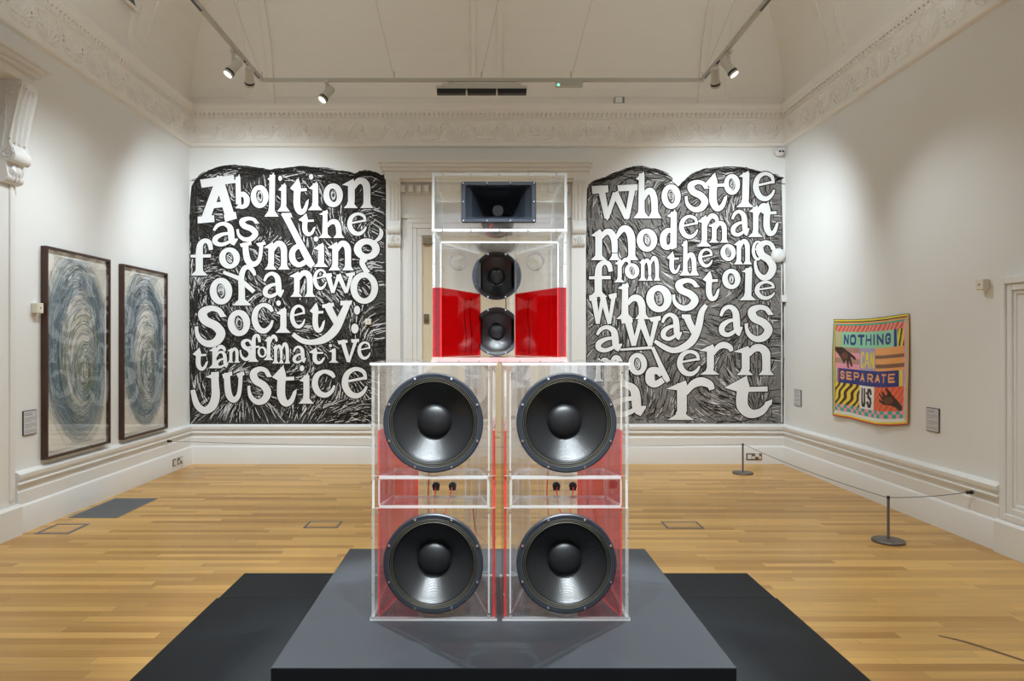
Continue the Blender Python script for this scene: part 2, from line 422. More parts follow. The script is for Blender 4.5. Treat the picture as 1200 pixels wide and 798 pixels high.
def ornament(name, side, a, b):
    """running palmette-and-scroll relief with an egg border, raised on the frieze"""
    mb = MB()
    fn = {'back': lambda p, z, t: (t, YB-p, z), 'left': lambda p, z, t: (XL+p, t, z), 'right': lambda p, z, t: (XR-p, t, z)}[side]
    def curve(c, pts, r):
        q = cr(pts, 4)
        mb.tube([fn(.02, 4.415+z, c+x) for x, z in q], [r*(1-.55*i/(len(q)-1)) for i in range(len(q))], 5)
    def petal(c, x0, z0, ang, L, w):
        n = 5; path = []; rad = []
        for i in range(n+1):
            t = i/n; path.append(fn(.02, 4.415+z0+math.sin(ang)*L*t, c+x0+math.cos(ang)*L*t))
            rad.append(w*(.35+.75*math.sin(PI*min(1, t*.85+.08))))
        mb.tube(path, rad, 5)
    unit = .7435
    mid = 0.0 if side == 'back' else YB-.36
    n0 = math.ceil((a-mid-.15)/unit); n1 = math.floor((b-mid+.15)/unit)
    for i in range(n0, n1+1):
        c = mid+i*unit
        if c-.2 < a or c+.2 > b: continue
        for q in range(-4, 5): petal(c, .012*q, -.055, PI/2-q*.34, .15-.006*abs(q), .012)
        for sgn in (-1, 1):
            curve(c, [(sgn*.02,-.10),(sgn*.06,-.115),(sgn*.11,-.09),(sgn*.115,-.045),(sgn*.085,-.03),(sgn*.07,-.055),(sgn*.085,-.068)], .012)
            curve(c, [(sgn*.115,-.10),(sgn*.15,-.02),(sgn*.15,.06),(sgn*.19,.105),(sgn*.235,.085),(sgn*.225,.045),(sgn*.195,.055)], .012)
            petal(c, sgn*.16, .0, PI/2-sgn*.9, .07, .010)
        c2 = c+unit/2
        if c2+.2 > b: continue
        for q in (-2,-1,0,1,2):
            petal(c2, .02*q, -.11, PI/2-q*.42, .19-.02*abs(q), .014)
            petal(c2, .035*q, .0, PI/2-q*.75, .10, .010)
        for sgn in (-1, 1):
            curve(c2, [(sgn*.03,-.12),(sgn*.10,-.11),(sgn*.15,-.06),(sgn*.13,-.02),(sgn*.10,-.03),(sgn*.11,-.06)], .011)
            curve(c2, [(sgn*.05,.0),(sgn*.10,.06),(sgn*.13,.11),(sgn*.09,.125),(sgn*.05,.10)], .010)
    step = .062; n = int((b-a)/step)
    for i in range(n):
        c = a+step*(i+.5); pts = []
        rr = [(0,.026),(.013,.020),(.017,.0),(.013,-.022),(0,-.030)]
        mb.tube([fn(.040-.004*abs(z)/.03, 4.622+z, c) for r_, z in rr], [max(r_, .003) for r_, z in rr], 6)
    n = int((b-a)/.03)
    for i in range(n):
        c = a+.03*(i+.5)
        mb.add([fn(.030,4.567,c-.01),fn(.030,4.567,c+.01),fn(.030,4.583,c+.01),fn(.030,4.583,c-.01),fn(.046,4.57,c-.008),fn(.046,4.57,c+.008),fn(.046,4.58,c+.008),fn(.046,4.58,c-.008)],
               [(0,1,5,4),(1,2,6,5),(2,3,7,6),(3,0,4,7),(4,5,6,7)])
    return mb.build(name, M['cornice'], kind='structure', smooth=50)
for nm, side, a, b in (('back','back',XL,XR),('left','left',YF,YB),('right','right',YF,YB),('front','front',XL,XR)):
    o = run('trim_cornice_'+nm, CO, side, a, b, M['cornice'])
    if nm != 'front':
        ro = ornament('relief', side, a if nm == 'back' else 2.2, b); ro.parent = o; del ro['kind']

# ------------------------------------------------------------------ corbels and doorcases
def corbel_bm(w, h, d):
    """scroll bracket: x = width, -y = projection, z = 0 (bottom) .. h (top)"""
    mb = MB()
    prof = [(0,h),(d*.98,h),(d,h*.985),(d*1.0,h*.94),(d*.93,h*.86),(d*.80,h*.76),(d*.66,h*.62),(d*.56,h*.48),(d*.50,h*.40),(d*.52,h*.34),(d*.66,h*.31),(d*.72,h*.26),(d*.66,h*.21),(d*.50,h*.19),(d*.36,h*.20),(d*.32,h*.16),(d*.36,h*.09),(d*.40,h*.06),(d*.30,h*.02),(d*.12,0),(0,0)]
    mb.prism(prof, lambda p, z, t: (t, -p, z), -w/2, w/2)
    # raised side scrolls
    for sx in (-1, 1):
        x = sx*w/2
        def spiral(cy, cz, r0, turns, a0, dirn, thick):
            pts = []; rad = []
            for i in range(33):
                t = i/32; a = a0+dirn*turns*2*PI*t; r = r0*(1-.86*t)
                pts.append((x, -(cy+r*math.cos(a)), cz+r*math.sin(a))); rad.append(thick*(1-.45*t))
            mb.tube(pts, rad, 5)
        spiral(d*.60, h*.865, d*.34, 1.9, PI*.5, 1, d*.065)
        spiral(d*.36, h*.275, d*.30, 1.7, -PI*.5, 1, d*.06)
        mb.tube(cr([(x,-d*.62,h*.985),(x,-d*.9,h*.93),(x,-d*.8,h*.78),(x,-d*.58,h*.55),(x,-d*.46,h*.40),(x,-d*.60,h*.32)], 5), d*.05, 5)
        mb.tube(cr([(x,-d*.26,h*.88),(x,-d*.30,h*.72),(x,-d*.24,h*.52),(x,-d*.12,h*.34)], 5), d*.045, 5)
        for t in (.45,.55,.65): mb.tube([(x,-d*.12,h*(t-.02)),(x,-d*.28,h*(t+.04)),(x,-d*.34,h*(t+.1))], [d*.02,d*.045,d*.02], 5)
    # front flutes
    for fx in (-.3, 0, .3):
        mb.tube(cr([(fx*w,-d*1.0,h*.90),(fx*w,-d*.80,h*.755),(fx*w,-d*.57,h*.48),(fx*w,-d*.515,h*.385)], 5), w*.10, 6)
    # acanthus at the top and a leaf at the foot
    for q in (-1.2,-.6,0,.6,1.2):
        mb.tube([(0,-d*.98,h*.965),(math.sin(q)*w*.28,-d*1.03,h*(.95-.03*math.cos(q))),(math.sin(q)*w*.42,-d*1.0,h*(.95-.085*math.cos(q)))], [w*.04,w*.09,w*.03], 6)
        mb.tube([(math.sin(q)*w*.12,-d*.34,h*.18),(math.sin(q)*w*.33,-d*.42,h*(.13-.03*math.cos(q))),(math.sin(q)*w*.40,-d*.34,h*(.10-.08*math.cos(q)))], [w*.05,w*.10,w*.03], 6)
    for sx in (-1, 1): mb.lathe([(0,-w*.01),(d*.1,-w*.01),(d*.1,w*.01),(0,w*.01)], (sx*w/2, -d*.60, h*.865), 'X', 10)
    return mb

def B(u, v): p = px(u, v, YB); return p.x, p.z
door = bpy.data.objects.new('door_1', None); C.objects.link(door); door['kind'] = 'structure'
def dpart(mb, name, mat, **kw): return mb.build(name, mat, parent=door, **kw)
def mir(mb, u0, u1, v0, v1, p0, p1):
    """a pair of mirrored boxes standing out of the back wall from projection p0 to p1"""
    x0, z1 = B(u0, v0); x1, z0 = B(u1, v1)
    mb.box(x0, x1, YB-p1, YB-p0, z0, z1); mb.box(-x1, -x0, YB-p1, YB-p0, z0, z1)
def full(mb, u0, v0, v1, p0, p1):
    x0, z1 = B(u0, v0); _, z0 = B(u0, v1); mb.box(x0, -x0, YB-p1, YB-p0, z0, z1)
mb = MB()
full(mb, 447, 194, 197, 0, .30); full(mb, 448.5, 197, 201, 0, .27); full(mb, 450.5, 201, 205, 0, .235); full(mb, 453, 205, 213, 0, .20)
full(mb, 455, 213, 216, 0, .16)
dpart(mb, 'hood', M['joinery'], bevel=.006)
mb = MB()
full(mb, 470, 216, 229, 0, .05)
x = B(471, 0)[0]
while x < -B(471, 0)[0]-.03:
    z1 = B(0, 219.5)[1]; z0 = B(0, 227)[1]; mb.box(x, x+.058, YB-.135, YB-.05, z0, z1); x += .102
dpart(mb, 'dentil_band', M['joinery'], bevel=.003)
mb = MB(); full(mb, 470, 229, 256, 0, .035); mir(mb, 453, 470, 213, 543, 0, .05); dpart(mb, 'pilaster', M['joinery'], bevel=.004)
mb = MB()
for (a, b, pr) in ((473,478,.045),(478,484,.07),(484,489,.055),(489,495,.04)): mir(mb, a, b, {473:257.2,478:262.2,484:268.2,489:276.7}[a], 543, 0, pr)
for (a, va, vb, pr) in ((473,252,257,.075),(478,257,262,.065),(484,262,268,.055),(489,268,276.5,.04)): full(mb, a, va, vb, 0, pr)
dpart(mb, 'casing', M['joinery'], bevel=.003)
mb = MB(); full(mb, 495, 276, 543, 0, .012)
dpart(mb, 'leaf', M['door_cream'])
mb = MB()
for c in (-1, 1):
    for z0, z1 in ((.35, 1.35), (1.5, 2.85)):
        xa, xb = (-.72, -.08) if c < 0 else (.08, .72)
        mb.box(xa, xb, YB-.022, YB-.012, z0, z1); mb.box(xa+.07, xb-.07, YB-.028, YB-.022, z0+.07, z1-.07)
dpart(mb, 'leaf_panel', M['door_cream'], bevel=.004)
mb = MB(); x0, z1 = B(496.5, 279); x1, z0 = B(507, 287); mb.box(x0, x1, YB-.07, YB-.012, z0, z1); dpart(mb, 'closer', M['brown'], bevel=.004)
mb = MB(); x0, z1 = B(497, 368); x1, z0 = B(503, 379); mb.box(x0, x1, YB-.03, YB-.012, z0, z1)
mb.box(x0+.01, x1-.01, YB-.05, YB-.03, z0+.045, z1-.03)
lk = dpart(mb, 'lock', M['brown'], bevel=.003)
z0 = B(0, 290)[1]; z1 = B(0, 213)[1]
for xc in ((463-569.5)*k, (677-569.5)*k):
    cb = corbel_bm((15/F)*YB, z1-z0, .17)
    cb.build('corbel', M['joinery'], parent=door, loc=(xc, YB-.05, z0), smooth=50)

# doorcase on the left wall, partly in view
dl = bpy.data.objects.new('door_2', None); C.objects.link(dl); dl['kind'] = 'structure'
mb = MB()
for p, z0, z1 in ((.30,3.86,3.90),(.27,3.825,3.86),(.235,3.79,3.825),(.20,3.72,3.79)):
    mb.box(XL, XL+p, 2.6, 5.46+p, z0, z1)
mb.build('hood', M['joinery'], parent=dl, bevel=.006)
mb = MB(); mb.box(XL, XL+.03, 5.36, 5.68, .255, 3.72); mb.box(XL, XL+.045, 5.40, 5.46, .30, 2.9); mb.box(XL, XL+.045, 5.60, 5.64, .30, 2.9); mb.box(XL, XL+.04, 2.6, 5.36, 3.3, 3.72)
mb.build('pilaster', M['joinery'], parent=dl, bevel=.006)
mb = MB(); mb.box(XL, XL+.05, 5.22, 5.36, .255, 3.3); mb.build('casing', M['joinery'], parent=dl, bevel=.01)
mb = corbel_bm(.20, .83, .185)
cb = mb.build('corbel', M['joinery'], parent=dl, loc=(XL+.03, 5.585, 2.90), smooth=50); cb.rotation_euler = (0, 0, PI/2)
# panelled frame on the right wall
dr = bpy.data.objects.new('door_3', None); C.objects.link(dr); dr['kind'] = 'structure'
mb = MB()
def ring(y1, z0, z1, w, p):   # frame running out of view towards the camera
    y0 = 2.2
    mb.box(XR-p, XR, y1-w, y1, z0, z1); mb.box(XR-p, XR, y0, y1-w, z1-w, z1); mb.box(XR-p, XR, y0, y1-w, z0, z0+w)
ring(5.23, .257, 2.10, .055, .05); ring(5.175, .312, 2.045, .05, .035); ring(5.125, .362, 1.995, .03, .022)
mb.build('frame', M['joinery'], parent=dr, bevel=.008)
mb = MB(); mb.box(XR-.012, XR, 2.2, 5.095, .392, 1.965); mb.build('panel', M['joinery'], parent=dr)

# small ventilation grille on the left cove
s0 = .29; p_, z_ = cove(.012, s0, 'left'); 
vent = thing('ceiling_vent', 'small grey ventilation grille high on the coved ceiling above the swirl drawings', 'vent', (XL+p_, 7.32, z_), (0, -s0, 0))
mb = MB()
for (a, b, c, d) in ((-.13,.13,-.12,-.09),(-.13,.13,.09,.12),(-.13,-.10,-.09,.09),(.10,.13,-.09,.09)): mb.box(-.012,.012,a,b,c,d)
mb.build('frame', M['cornice'], parent=vent)
mb = MB()
for i in range(7): mb.box(-.008,.004,-.10,.10,-.085+i*.026,-.072+i*.026)
mb.build('louvres', M['grey_metal'], parent=vent)

# ------------------------------------------------------------------ hand-lettered murals on the back wall
# glyphs: strokes in a unit box, x right, y DOWN; 's' straight, 'c' curved, 'p' filled polygon, 'o' ring, 'd' dot
FOOT = lambda x, w=.24, f=.62: ('s', [(x, .80, w), (x, .87, w*1.08), (x, .93, (w+f)*.5), (x, 1, f)])
G = {
 'A': [('s', [(.60,.04,.20),(.20,.90,.20)]), ('s', [(.52,.04,.20),(.84,.90,.22)]), ('s', [(.30,.64,.13),(.72,.60,.13)]),
       ('p', [(.06,.10),(.92,0),(.94,.17),(.10,.27)]), ('p', [(0,.86),(.42,.83),(.43,.97),(0,1)]), ('p', [(.66,.83),(.97,.76),(1,.90),(.70,.97)])],
 'W': [('s', [(.20,.05,.17),(.34,.93,.13)]), ('s', [(.33,.93,.10),(.52,.24,.13)]), ('s', [(.51,.22,.16),(.77,.93,.13)]), ('s', [(.77,.93,.11),(.90,.05,.15)]),
       ('p', [(0,.05),(.36,.03),(.37,.22),(.02,.27)]), ('p', [(.56,.03),(1,0),(1,.17),(.58,.2)]), ('p', [(.26,.75),(.44,.75),(.34,1)]), ('p', [(.66,.75),(.86,.75),(.78,.98)])],
 'w': [('s', [(.16,.08,.20),(.33,.92,.14)]), ('s', [(.33,.92,.10),(.50,.12,.13)]), ('s', [(.49,.10,.19),(.74,.92,.13)]), ('s', [(.74,.92,.10),(.90,.06,.15)]),
       ('p', [(0,.08),(.28,.04),(.30,.20),(.02,.25)]), ('p', [(.70,.06),(1,0),(1,.14),(.76,.19)])],
 'v': [('s', [(.22,.05,.20),(.52,.95,.17)]), ('s', [(.52,.98,.10),(.86,.05,.15)]), ('p', [(0,.08),(.46,.04),(.48,.16),(.06,.24)]), ('p', [(.62,.02),(1,0),(1,.12),(.66,.17)])],
 'J': [('c', [(.80,.02,.20),(.82,.35,.22),(.83,.62,.24),(.72,.86,.25),(.46,.97,.21),(.20,.82,.18),(.06,.46,.13)]), ('p', [(.48,.14),(.94,0),(.95,.14),(.70,.18)])],
 'o': [('o', .31, .30)],
 'q': [('o', .25, .22)],
 'e': [('s', [(.15,.47,.09),(.97,.33,.11)]), ('c', [(.93,.40,.10),(.84,.14,.15),(.52,.04,.15),(.20,.20,.20),(.10,.55,.24),(.28,.86,.24),(.58,.95,.20),(.84,.82,.14),(.97,.62,.07)])],
 'c': [('c', [(.95,.28,.12),(.80,.12,.20),(.50,.05,.16),(.20,.22,.22),(.12,.55,.25),(.28,.86,.25),(.58,.95,.21),(.84,.80,.15),(.96,.58,.09)])],
 'a': [('c', [(.08,.34,.10),(.22,.12,.15),(.46,.04,.17),(.68,.18,.23),(.74,.45,.25),(.76,.72,.24),(.84,.88,.16)]), ('p', [(.70,.72),(1,.68),(.99,.76),(.86,1),(.72,.92)]),
       ('c', [(.72,.46,.12),(.42,.50,.15),(.16,.66,.21),(.14,.86,.20),(.36,.95,.17),(.62,.86,.14),(.76,.74,.12)])],
 's': [('c', [(.86,.22,.15),(.74,.09,.15),(.50,.05,.17),(.26,.16,.24),(.34,.36,.25),(.66,.50,.25),(.82,.70,.25),(.66,.91,.23),(.38,.95,.19),(.14,.80,.14),(.05,.56,.08)]), ('p', [(.78,.04),(1,.26),(.80,.28)]), ('p', [(0,.52),(.12,.50),(.13,.66),(.05,.66)])],
 't': [('c', [(.42,.06,.10),(.42,.26,.24),(.38,.52,.25),(.40,.78,.25),(.56,.94,.21),(.78,.88,.16),(.93,.66,.10)]), ('s', [(.30,.35,.11),(.90,.33,.12)]), ('p', [(.02,.30),(.48,0),(.52,.28),(.30,.40)]), ('p', [(.84,.66),(1,.58),(.98,.72),(.86,.80)])],
 'i': [('s', [(.58,.26,.30),(.58,.80,.32)]), FOOT(.56,.32,.78), ('p', [(0,.40),(.72,.20),(.74,.42),(.36,.44)]), ('d', .22, .08, .15, .20)],
 'j': [('s', [(.58,.16,.30),(.58,.80,.32)]), FOOT(.56,.32,.78), ('p', [(0,.20),(.72,.0),(.74,.22),(.36,.24)])],
 'l': [('s', [(.52,.06,.26),(.48,.80,.26)]), FOOT(.46,.27,.66), ('p', [(.12,.16),(.66,0),(.66,.14),(.34,.19)])],
 'n': [('s', [(.30,.12,.22),(.30,.82,.22)]), FOOT(.28,.22,.46), ('p', [(0,.22),(.36,.02),(.42,.16),(.28,.28)]), ('c', [(.38,.34,.09),(.50,.12,.20),(.66,.09,.22),(.78,.24,.24),(.80,.50,.23),(.80,.82,.23)]), FOOT(.80,.23,.44)],
 'm': [('s', [(.17,.16,.17),(.17,.82,.17)]), FOOT(.17,.17,.40), ('p', [(0,.28),(.20,.08),(.25,.2),(.15,.32)]), ('c', [(.22,.36,.07),(.32,.18,.14),(.43,.20,.17),(.50,.42,.16),(.51,.78,.14)]), FOOT(.51,.14,.28),
       ('c', [(.54,.36,.07),(.66,.10,.15),(.78,.10,.18),(.86,.34,.19),(.87,.80,.17)]), FOOT(.87,.17,.33)],
 'h': [('s', [(.28,.04,.17),(.27,.84,.20)]), FOOT(.27,.20,.50), ('p', [(.04,.16),(.36,0),(.40,.12),(.22,.20)]), ('c', [(.36,.60,.08),(.50,.44,.17),(.68,.44,.20),(.78,.60,.21),(.80,.84,.20)]), FOOT(.80,.20,.42)],
 'u': [('c', [(.22,.05,.22),(.24,.45,.24),(.32,.78,.25),(.52,.92,.22),(.72,.78,.17),(.80,.45,.15),(.82,.05,.16)]), ('p', [(0,.10),(.44,0),(.46,.13),(.06,.24)]), ('p', [(.62,.08),(.96,0),(1,.12),(.70,.2)])],
 'r': [('s', [(.34,.10,.22),(.34,.80,.22)]), FOOT(.32,.22,.60), ('p', [(0,.24),(.42,.03),(.46,.18),(.30,.28)]), ('c', [(.42,.36,.09),(.56,.14,.17),(.74,.06,.20),(.92,.13,.17),(.97,.26,.12)])],
 'f': [('c', [(.90,.30,.14),(.82,.10,.17),(.62,.05,.16),(.44,.16,.20),(.40,.42,.24),(.40,.82,.24)]), FOOT(.40,.24,.58), ('s', [(.02,.47,.10),(.90,.46,.12)])],
 'b': [('s', [(.32,.08,.20),(.36,.88,.22)]), ('p', [(.02,.26),(.42,0),(.46,.22),(.30,.28)]), ('p', [(.18,.98),(.50,.80),(.56,1),(.2,1)]), ('c', [(.42,.66,.12),(.60,.58,.20),(.82,.70,.24),(.80,.88,.22),(.56,.96,.16),(.36,.94,.12)])],
 'd': [('s', [(.82,.05,.24),(.80,.92,.26)]), ('p', [(.40,.16),(.92,0),(.92,.12),(.62,.19)]), ('c', [(.72,.55,.14),(.46,.52,.20),(.20,.66,.26),(.22,.88,.25),(.48,.95,.18),(.76,.84,.15)]), ('p', [(.58,.98),(.98,.84),(1,.95),(.72,1)])],
}
def glyph(ch, box, grow=0.0):
    """-> list of polygons (each a list of (u, v)) filling box, grown outwards by `grow`"""
    u0, v0, u1, v1 = box; w, h = u1-u0, v1-v0; s = math.sqrt(w*h)
    quads = []
    def ribbon(pts, gr):
        P = [(x*w, y*h, q*s/2+gr) for x, y, q in pts]; n = len(P); L = []; Rr = []
        for i in range(n):
            a = P[max(i-1,0)]; b = P[min(i+1,n-1)]; dx, dy = b[0]-a[0], b[1]-a[1]; l = math.hypot(dx,dy) or 1
            nx, ny = -dy/l, dx/l; ex = 0
            if gr and i == 0: ex = -gr
            if gr and i == n-1: ex = gr
            x, y = P[i][0]+dx/l*ex, P[i][1]+dy/l*ex
            L.append((x+nx*P[i][2], y+ny*P[i][2])); Rr.append((x-nx*P[i][2], y-ny*P[i][2]))
        return [[L[i], L[i+1], Rr[i+1], Rr[i]] for i in range(n-1)]
    def collect(gr):
        out = []
        for st in G[ch]:
            if st[0] == 's': out += ribbon(st[1], gr)
            elif st[0] == 'c': out += ribbon(cr(st[1], 6), gr)
            elif st[0] == 'p':
                P = [(x*w, y*h) for x, y in st[1]]
                if gr:
                    cx = sum(p[0] for p in P)/len(P); cy = sum(p[1] for p in P)/len(P)
                    P = [(x+(x-cx)/(math.hypot(x-cx,y-cy) or 1)*gr*1.3, y+(y-cy)/(math.hypot(x-cx,y-cy) or 1)*gr*1.3) for x, y in P]
                out.append(P)
            elif st[0] == 'd':
                cx, cy, rx, ry = st[1]*w, st[2]*h, st[3]*s*.8, st[4]*s*.62
                rx = min(rx, s*.16); ry = min(ry, s*.15)
                out.append([(cx+(rx+gr)*math.cos(k*PI/8), cy+(ry+gr)*math.sin(k*PI/8)) for k in range(16)])
            elif st[0] == 'o':
                n = 28; th, tv = st[1]*w, st[2]*h*.72
                for k in range(n):
                    q = []
                    for kk, inner in ((k,0),(k+1,0),(k+1,1),(k,1)):
                        a = 2*PI*kk/n
                        if inner: q.append((w/2+max(.5,(w/2-th-gr))*math.cos(a-.0)+.04*w*math.sin(a), h/2+max(.5,(h/2-tv-gr))*math.sin(a)))
                        else: q.append((w/2+(w/2+gr)*math.cos(a), h/2+(h/2+gr)*math.sin(a)))
                    out.append(q)
        return out
    base = collect(0)
    xs = [p[0] for q in base for p in q]; ys = [p[1] for q in base for p in q]
    ax, bx, ay, by = min(xs), max(xs), min(ys), max(ys)
    sx, sy = w/(bx-ax), h/(by-ay)
    return [[(u0+(x-ax)*sx, v0+(y-ay)*sy) for x, y in q] for q in collect(grow)]
def free(pts, grow=0, curve=True):
    """free stroke in photo pixels: (u, v, width)"""
    P = cr(pts, 7) if curve else pts; n = len(P); L = []; Rr = []
    for i in range(n):
        a = P[max(i-1,0)]; b = P[min(i+1,n-1)]; dx, dy = b[0]-a[0], b[1]-a[1]; l = math.hypot(dx,dy) or 1
        nx, ny = -dy/l, dx/l; hw = P[i][2]/2+grow
        L.append((P[i][0]+nx*hw, P[i][1]+ny*hw)); Rr.append((P[i][0]-nx*hw, P[i][1]-ny*hw))
    return [[L[i], L[i+1], Rr[i+1], Rr[i]] for i in range(n-1)]
def ringp(cx, cy, rx, ry, tx, ty, grow=0, n=32):
    return [[(cx+(rx+grow)*math.cos(a), cy+(ry+grow)*math.sin(a)) for a in (2*PI*k/n, 2*PI*(k+1)/n)] +
            [(cx+(rx-tx-grow)*math.cos(a), cy+(ry-ty-grow)*math.sin(a)) for a in (2*PI*(k+1)/n, 2*PI*k/n)] for k in range(n)]
def disc(cx, cy, rx, ry, grow=0):
    return [[(cx+(rx+grow)*math.cos(2*PI*k/16), cy+(ry+grow)*math.sin(2*PI*k/16)) for k in range(16)]]

LEFT = [('A',232,205,278,262),('b',273,204,293,245),('o',294,217,315,244),('l',310,202,327,254),('i',325,206,340,248),('t',340,208,362,252),('i',361,204,378,246.5),('o',379,215,402,243),('n',401,208,438,244),
 ('a',249,260,279,289),('s',277,254,304.5,283.5),('t',350,250,370,277),('h',373,246,404,279),('e',407,249,430,276.5),
 ('f',223.5,279.5,250,323),('o',257,290,281.5,315),('u',281,283,312,313),('n',309,282,340,316),('i',367,277,385,313),('n',384,282,415,317),
 ('o',246,325.5,272.5,357),('a',308,318.5,333,349.5),('n',339,316.5,370,348),('e',367,315,383,340),('w',378,319,416,344),
 ('s',228,358,266,407),('o',267,363,293.5,394),('c',295,355,321,391),('i',323,352,341,390),('e',340,357,358,385),('t',363,354,381,390),
 ('t',226,407,244,434.5),('r',244.5,404,265,431.5),('a',252.5,411,268,431.5),('n',266.5,407,281.5,425),('s',281,397,297,423),('f',291,391,306,424),('q',302,406,313,419),('r',309,392,325.5,422),('m',319,401,340.5,426),('a',343,405,359,426),('t',362,407,381,427),('i',385,403,397,425),('v',395.5,397,421,425),('e',419,400,434.5,421.5),
 ('J',223.5,435,258,485),('u',260.5,435,287,472),('s',290,429.5,319,474.5),('t',319,427.5,348,476.5),('i',350,428,368,473),('c',365.5,433,393.5,466),('e',400.5,430,431,467)]
RIGHT = [('W',693,216,747,259),('h',742,201,775,256),('o',775,216,797.5,245),('s',802,211,831,249),('t',825.5,202,852,248),('o',848,204,867,228.5),('l',862.5,200,883,243),('e',882,201.5,908,236),
 ('m',692,264,748,305),('o',746,268,770,295),('d',773,246,793,293),('e',795.5,252,818,280),('r',816,250,842,289),('n',829.5,259,854,284.5),('a',856,246,878,277.5),('r',876,238,902,278),('t',890,236,912,277),
 ('f',690,305,718,348),('r',719,302,739,331),('o',732,308.5,749,327),('m',748,300,774,329),('t',781,294.5,797,321),('h',796,281,819,323),('e',818,291,835,313.5),('o',844,286,862,306),('n',859.5,280,881,310),('e',880.5,282,893.5,305.5),('s',883,281.5,910,329),
 ('w',690,343,722.5,380),('h',722,331,761,374),('o',757,334,787,366),('s',787,326,820,364.5),('t',823,317,843,353),('o',846,315,867.5,339),('l',866,312,886,352),('e',884,329,908,351.5),
 ('a',697.5,381,729,413),('w',727.5,370,774,406),('a',774,366.5,799,399.5),('a',842,357,870,395),('s',872,357,906.5,401),
 ('m',694,416,733,447),('o',736,413.5,758,439.5),('e',793,410,820.5,441),('r',819,400.5,859,439),('n',859,403,907,439.5),
 ('a',712,447,757,489),('r',780,442,837,492),('t',848.5,440,905,490)]
def left_custom(g):
    out = []
    # d of "founding": leaning stem and bowl
    out += free([(330.5,250.5,3),(336,255,7.5),(350,282,7.5),(364,309,8.5),(367,312,7)], g, False)
    out += [[(330,250),(341,249.5),(343,255),(334,254)]]
    out += free([(356,291,4),(349,289,6),(343,295,7),(343.5,305,7.5),(350,310.5,6),(358,307,6),(362,302,4)], g)
    # g of "founding"
    out += ringp(430,292,15.2,12.6,9,7, g)
    out += free([(440,283,3),(445.5,278,5),(447,272,4.5),(445,267.5,2)], g)
    out += free([(427,303,9),(424.5,308,6.5),(427,314,6),(431,320,7)], g)
    out += ringp(427,337.5,16.3,18.6,8,6.5, g)
    # f of "of"
    out += free([(283.5,355,8),(283.5,340,7.5),(283,326,7),(286,315.5,6),(292,313,5.5),(297,318,5),(299,323,3)], g)
    out += [[(272.5-g,358+g),(280,351),(288,351),(295+g,358+g)]]
    out += free([(262,319,4),(280,326,5),(290,335,5.5),(298,342,5)], g, False)
    # y and colon of "society:"
    out += free([(383,356,8),(388,366,8.5),(397,383,7)], g, False)
    out += [[(377.5-g,357-g),(391+g,354.5-g),(392+g,359),(378-g,361+g)]]
    out += free([(408.5,353,7),(402,368,8.5),(393,386,10),(381,397,9),(367,401,6.5),(354,399,6),(343.5,391.5,5)], g)
    out += [[(399-g,352.5-g),(413+g,352-g),(412+g,357),(399-g,358+g)]]
    out += disc(418.5,363.5,3.7,5.2,g)+disc(416,385,4.4,5.8,g)
    return out
def right_custom(g):
    out = []
    # y of "away"
    out += free([(804,370,8),(809,381,8),(815,393,7)], g, False)
    out += [[(798.5-g,368.5-g),(809+g,368.5-g),(810,374),(799-g,373+g)]]
    out += free([(827.5,357.5,5),(822,366,7),(818,384,8.5),(811,399,9),(800,407.5,8),(788,410.5,6.5),(777,406,6),(767,399.5,4)], g)
    # d of "modern": leaning stem and long bar
    out += free([(726.5,409.8,2.4),(764,407.2,3.4)], g, False)
    out += free([(764.5,407,4),(772,424,5),(780,442,7),(783,447,5)], g, False)
    out += free([(775,440,6),(770,434.5,8),(762.5,436,10),(762,446,11),(768,450,8),(777,445,7)], g)
    return out
OUT_L = cr([(222.5,497),(222,440),(221.5,380),(222,300),(223,232),(228,212),(240,202),(255,196),(275,193.5),(300,196),(320,199),(335,196.5),(355,195),(380,197.5),(405,201),(417,204),(421,200.5),(435,200.5),(446,206),(452.5,212),(453,300),(454.5,400),(455,497)], 3)
OUT_R = cr([(687,496.5),(686.5,400),(686,300),(686.5,232),(692,214),(706,208.5),(722,203),(735,197),(752,195),(770,199),(783,205),(788.5,209.5),(785,214),(778,216.5),(786,221),(795,218),(799,214),(808,206),(824,199),(845,195.5),(868,195.5),(886,199.5),(906,204.5),(918,209),(916,215),(918,300),(919,400),(918.5,496.5)], 3)
def inside(poly, x, y):
    c = False; n = len(poly); j = n-1
    for i in range(n):
        xi, yi = poly[i]; xj, yj = poly[j]
        if (yi > y) != (yj > y) and x < (xj-xi)*(y-yi)/(yj-yi)+xi: c = not c
        j = i
    return c
def wallpt(u, v, off): return px(u, v, YB)-Vector((0, off, 0))
LAYER = [0]
def add_polys(mb, polys, off, mi=0):
    """flat marks; overlapping ones are laid a hair apart, like layers of chalk"""
    for q in polys:
        LAYER[0] = (LAYER[0]+1) % 61; o = off+LAYER[0]*2.2e-5
        mb.add([wallpt(u, v, o) for u, v in q], [list(range(len(q)))], mi)
def smooth_noise(seed):
    r = random.Random(seed); ks = [(r.uniform(-.055,.055), r.uniform(-.055,.055), r.uniform(0,6.28), r.uniform(.4,1)) for _ in range(7)]
    return lambda x, y: sum(a*math.sin(kx*x+ky*y+ph) for kx, ky, ph, a in ks)/2.4
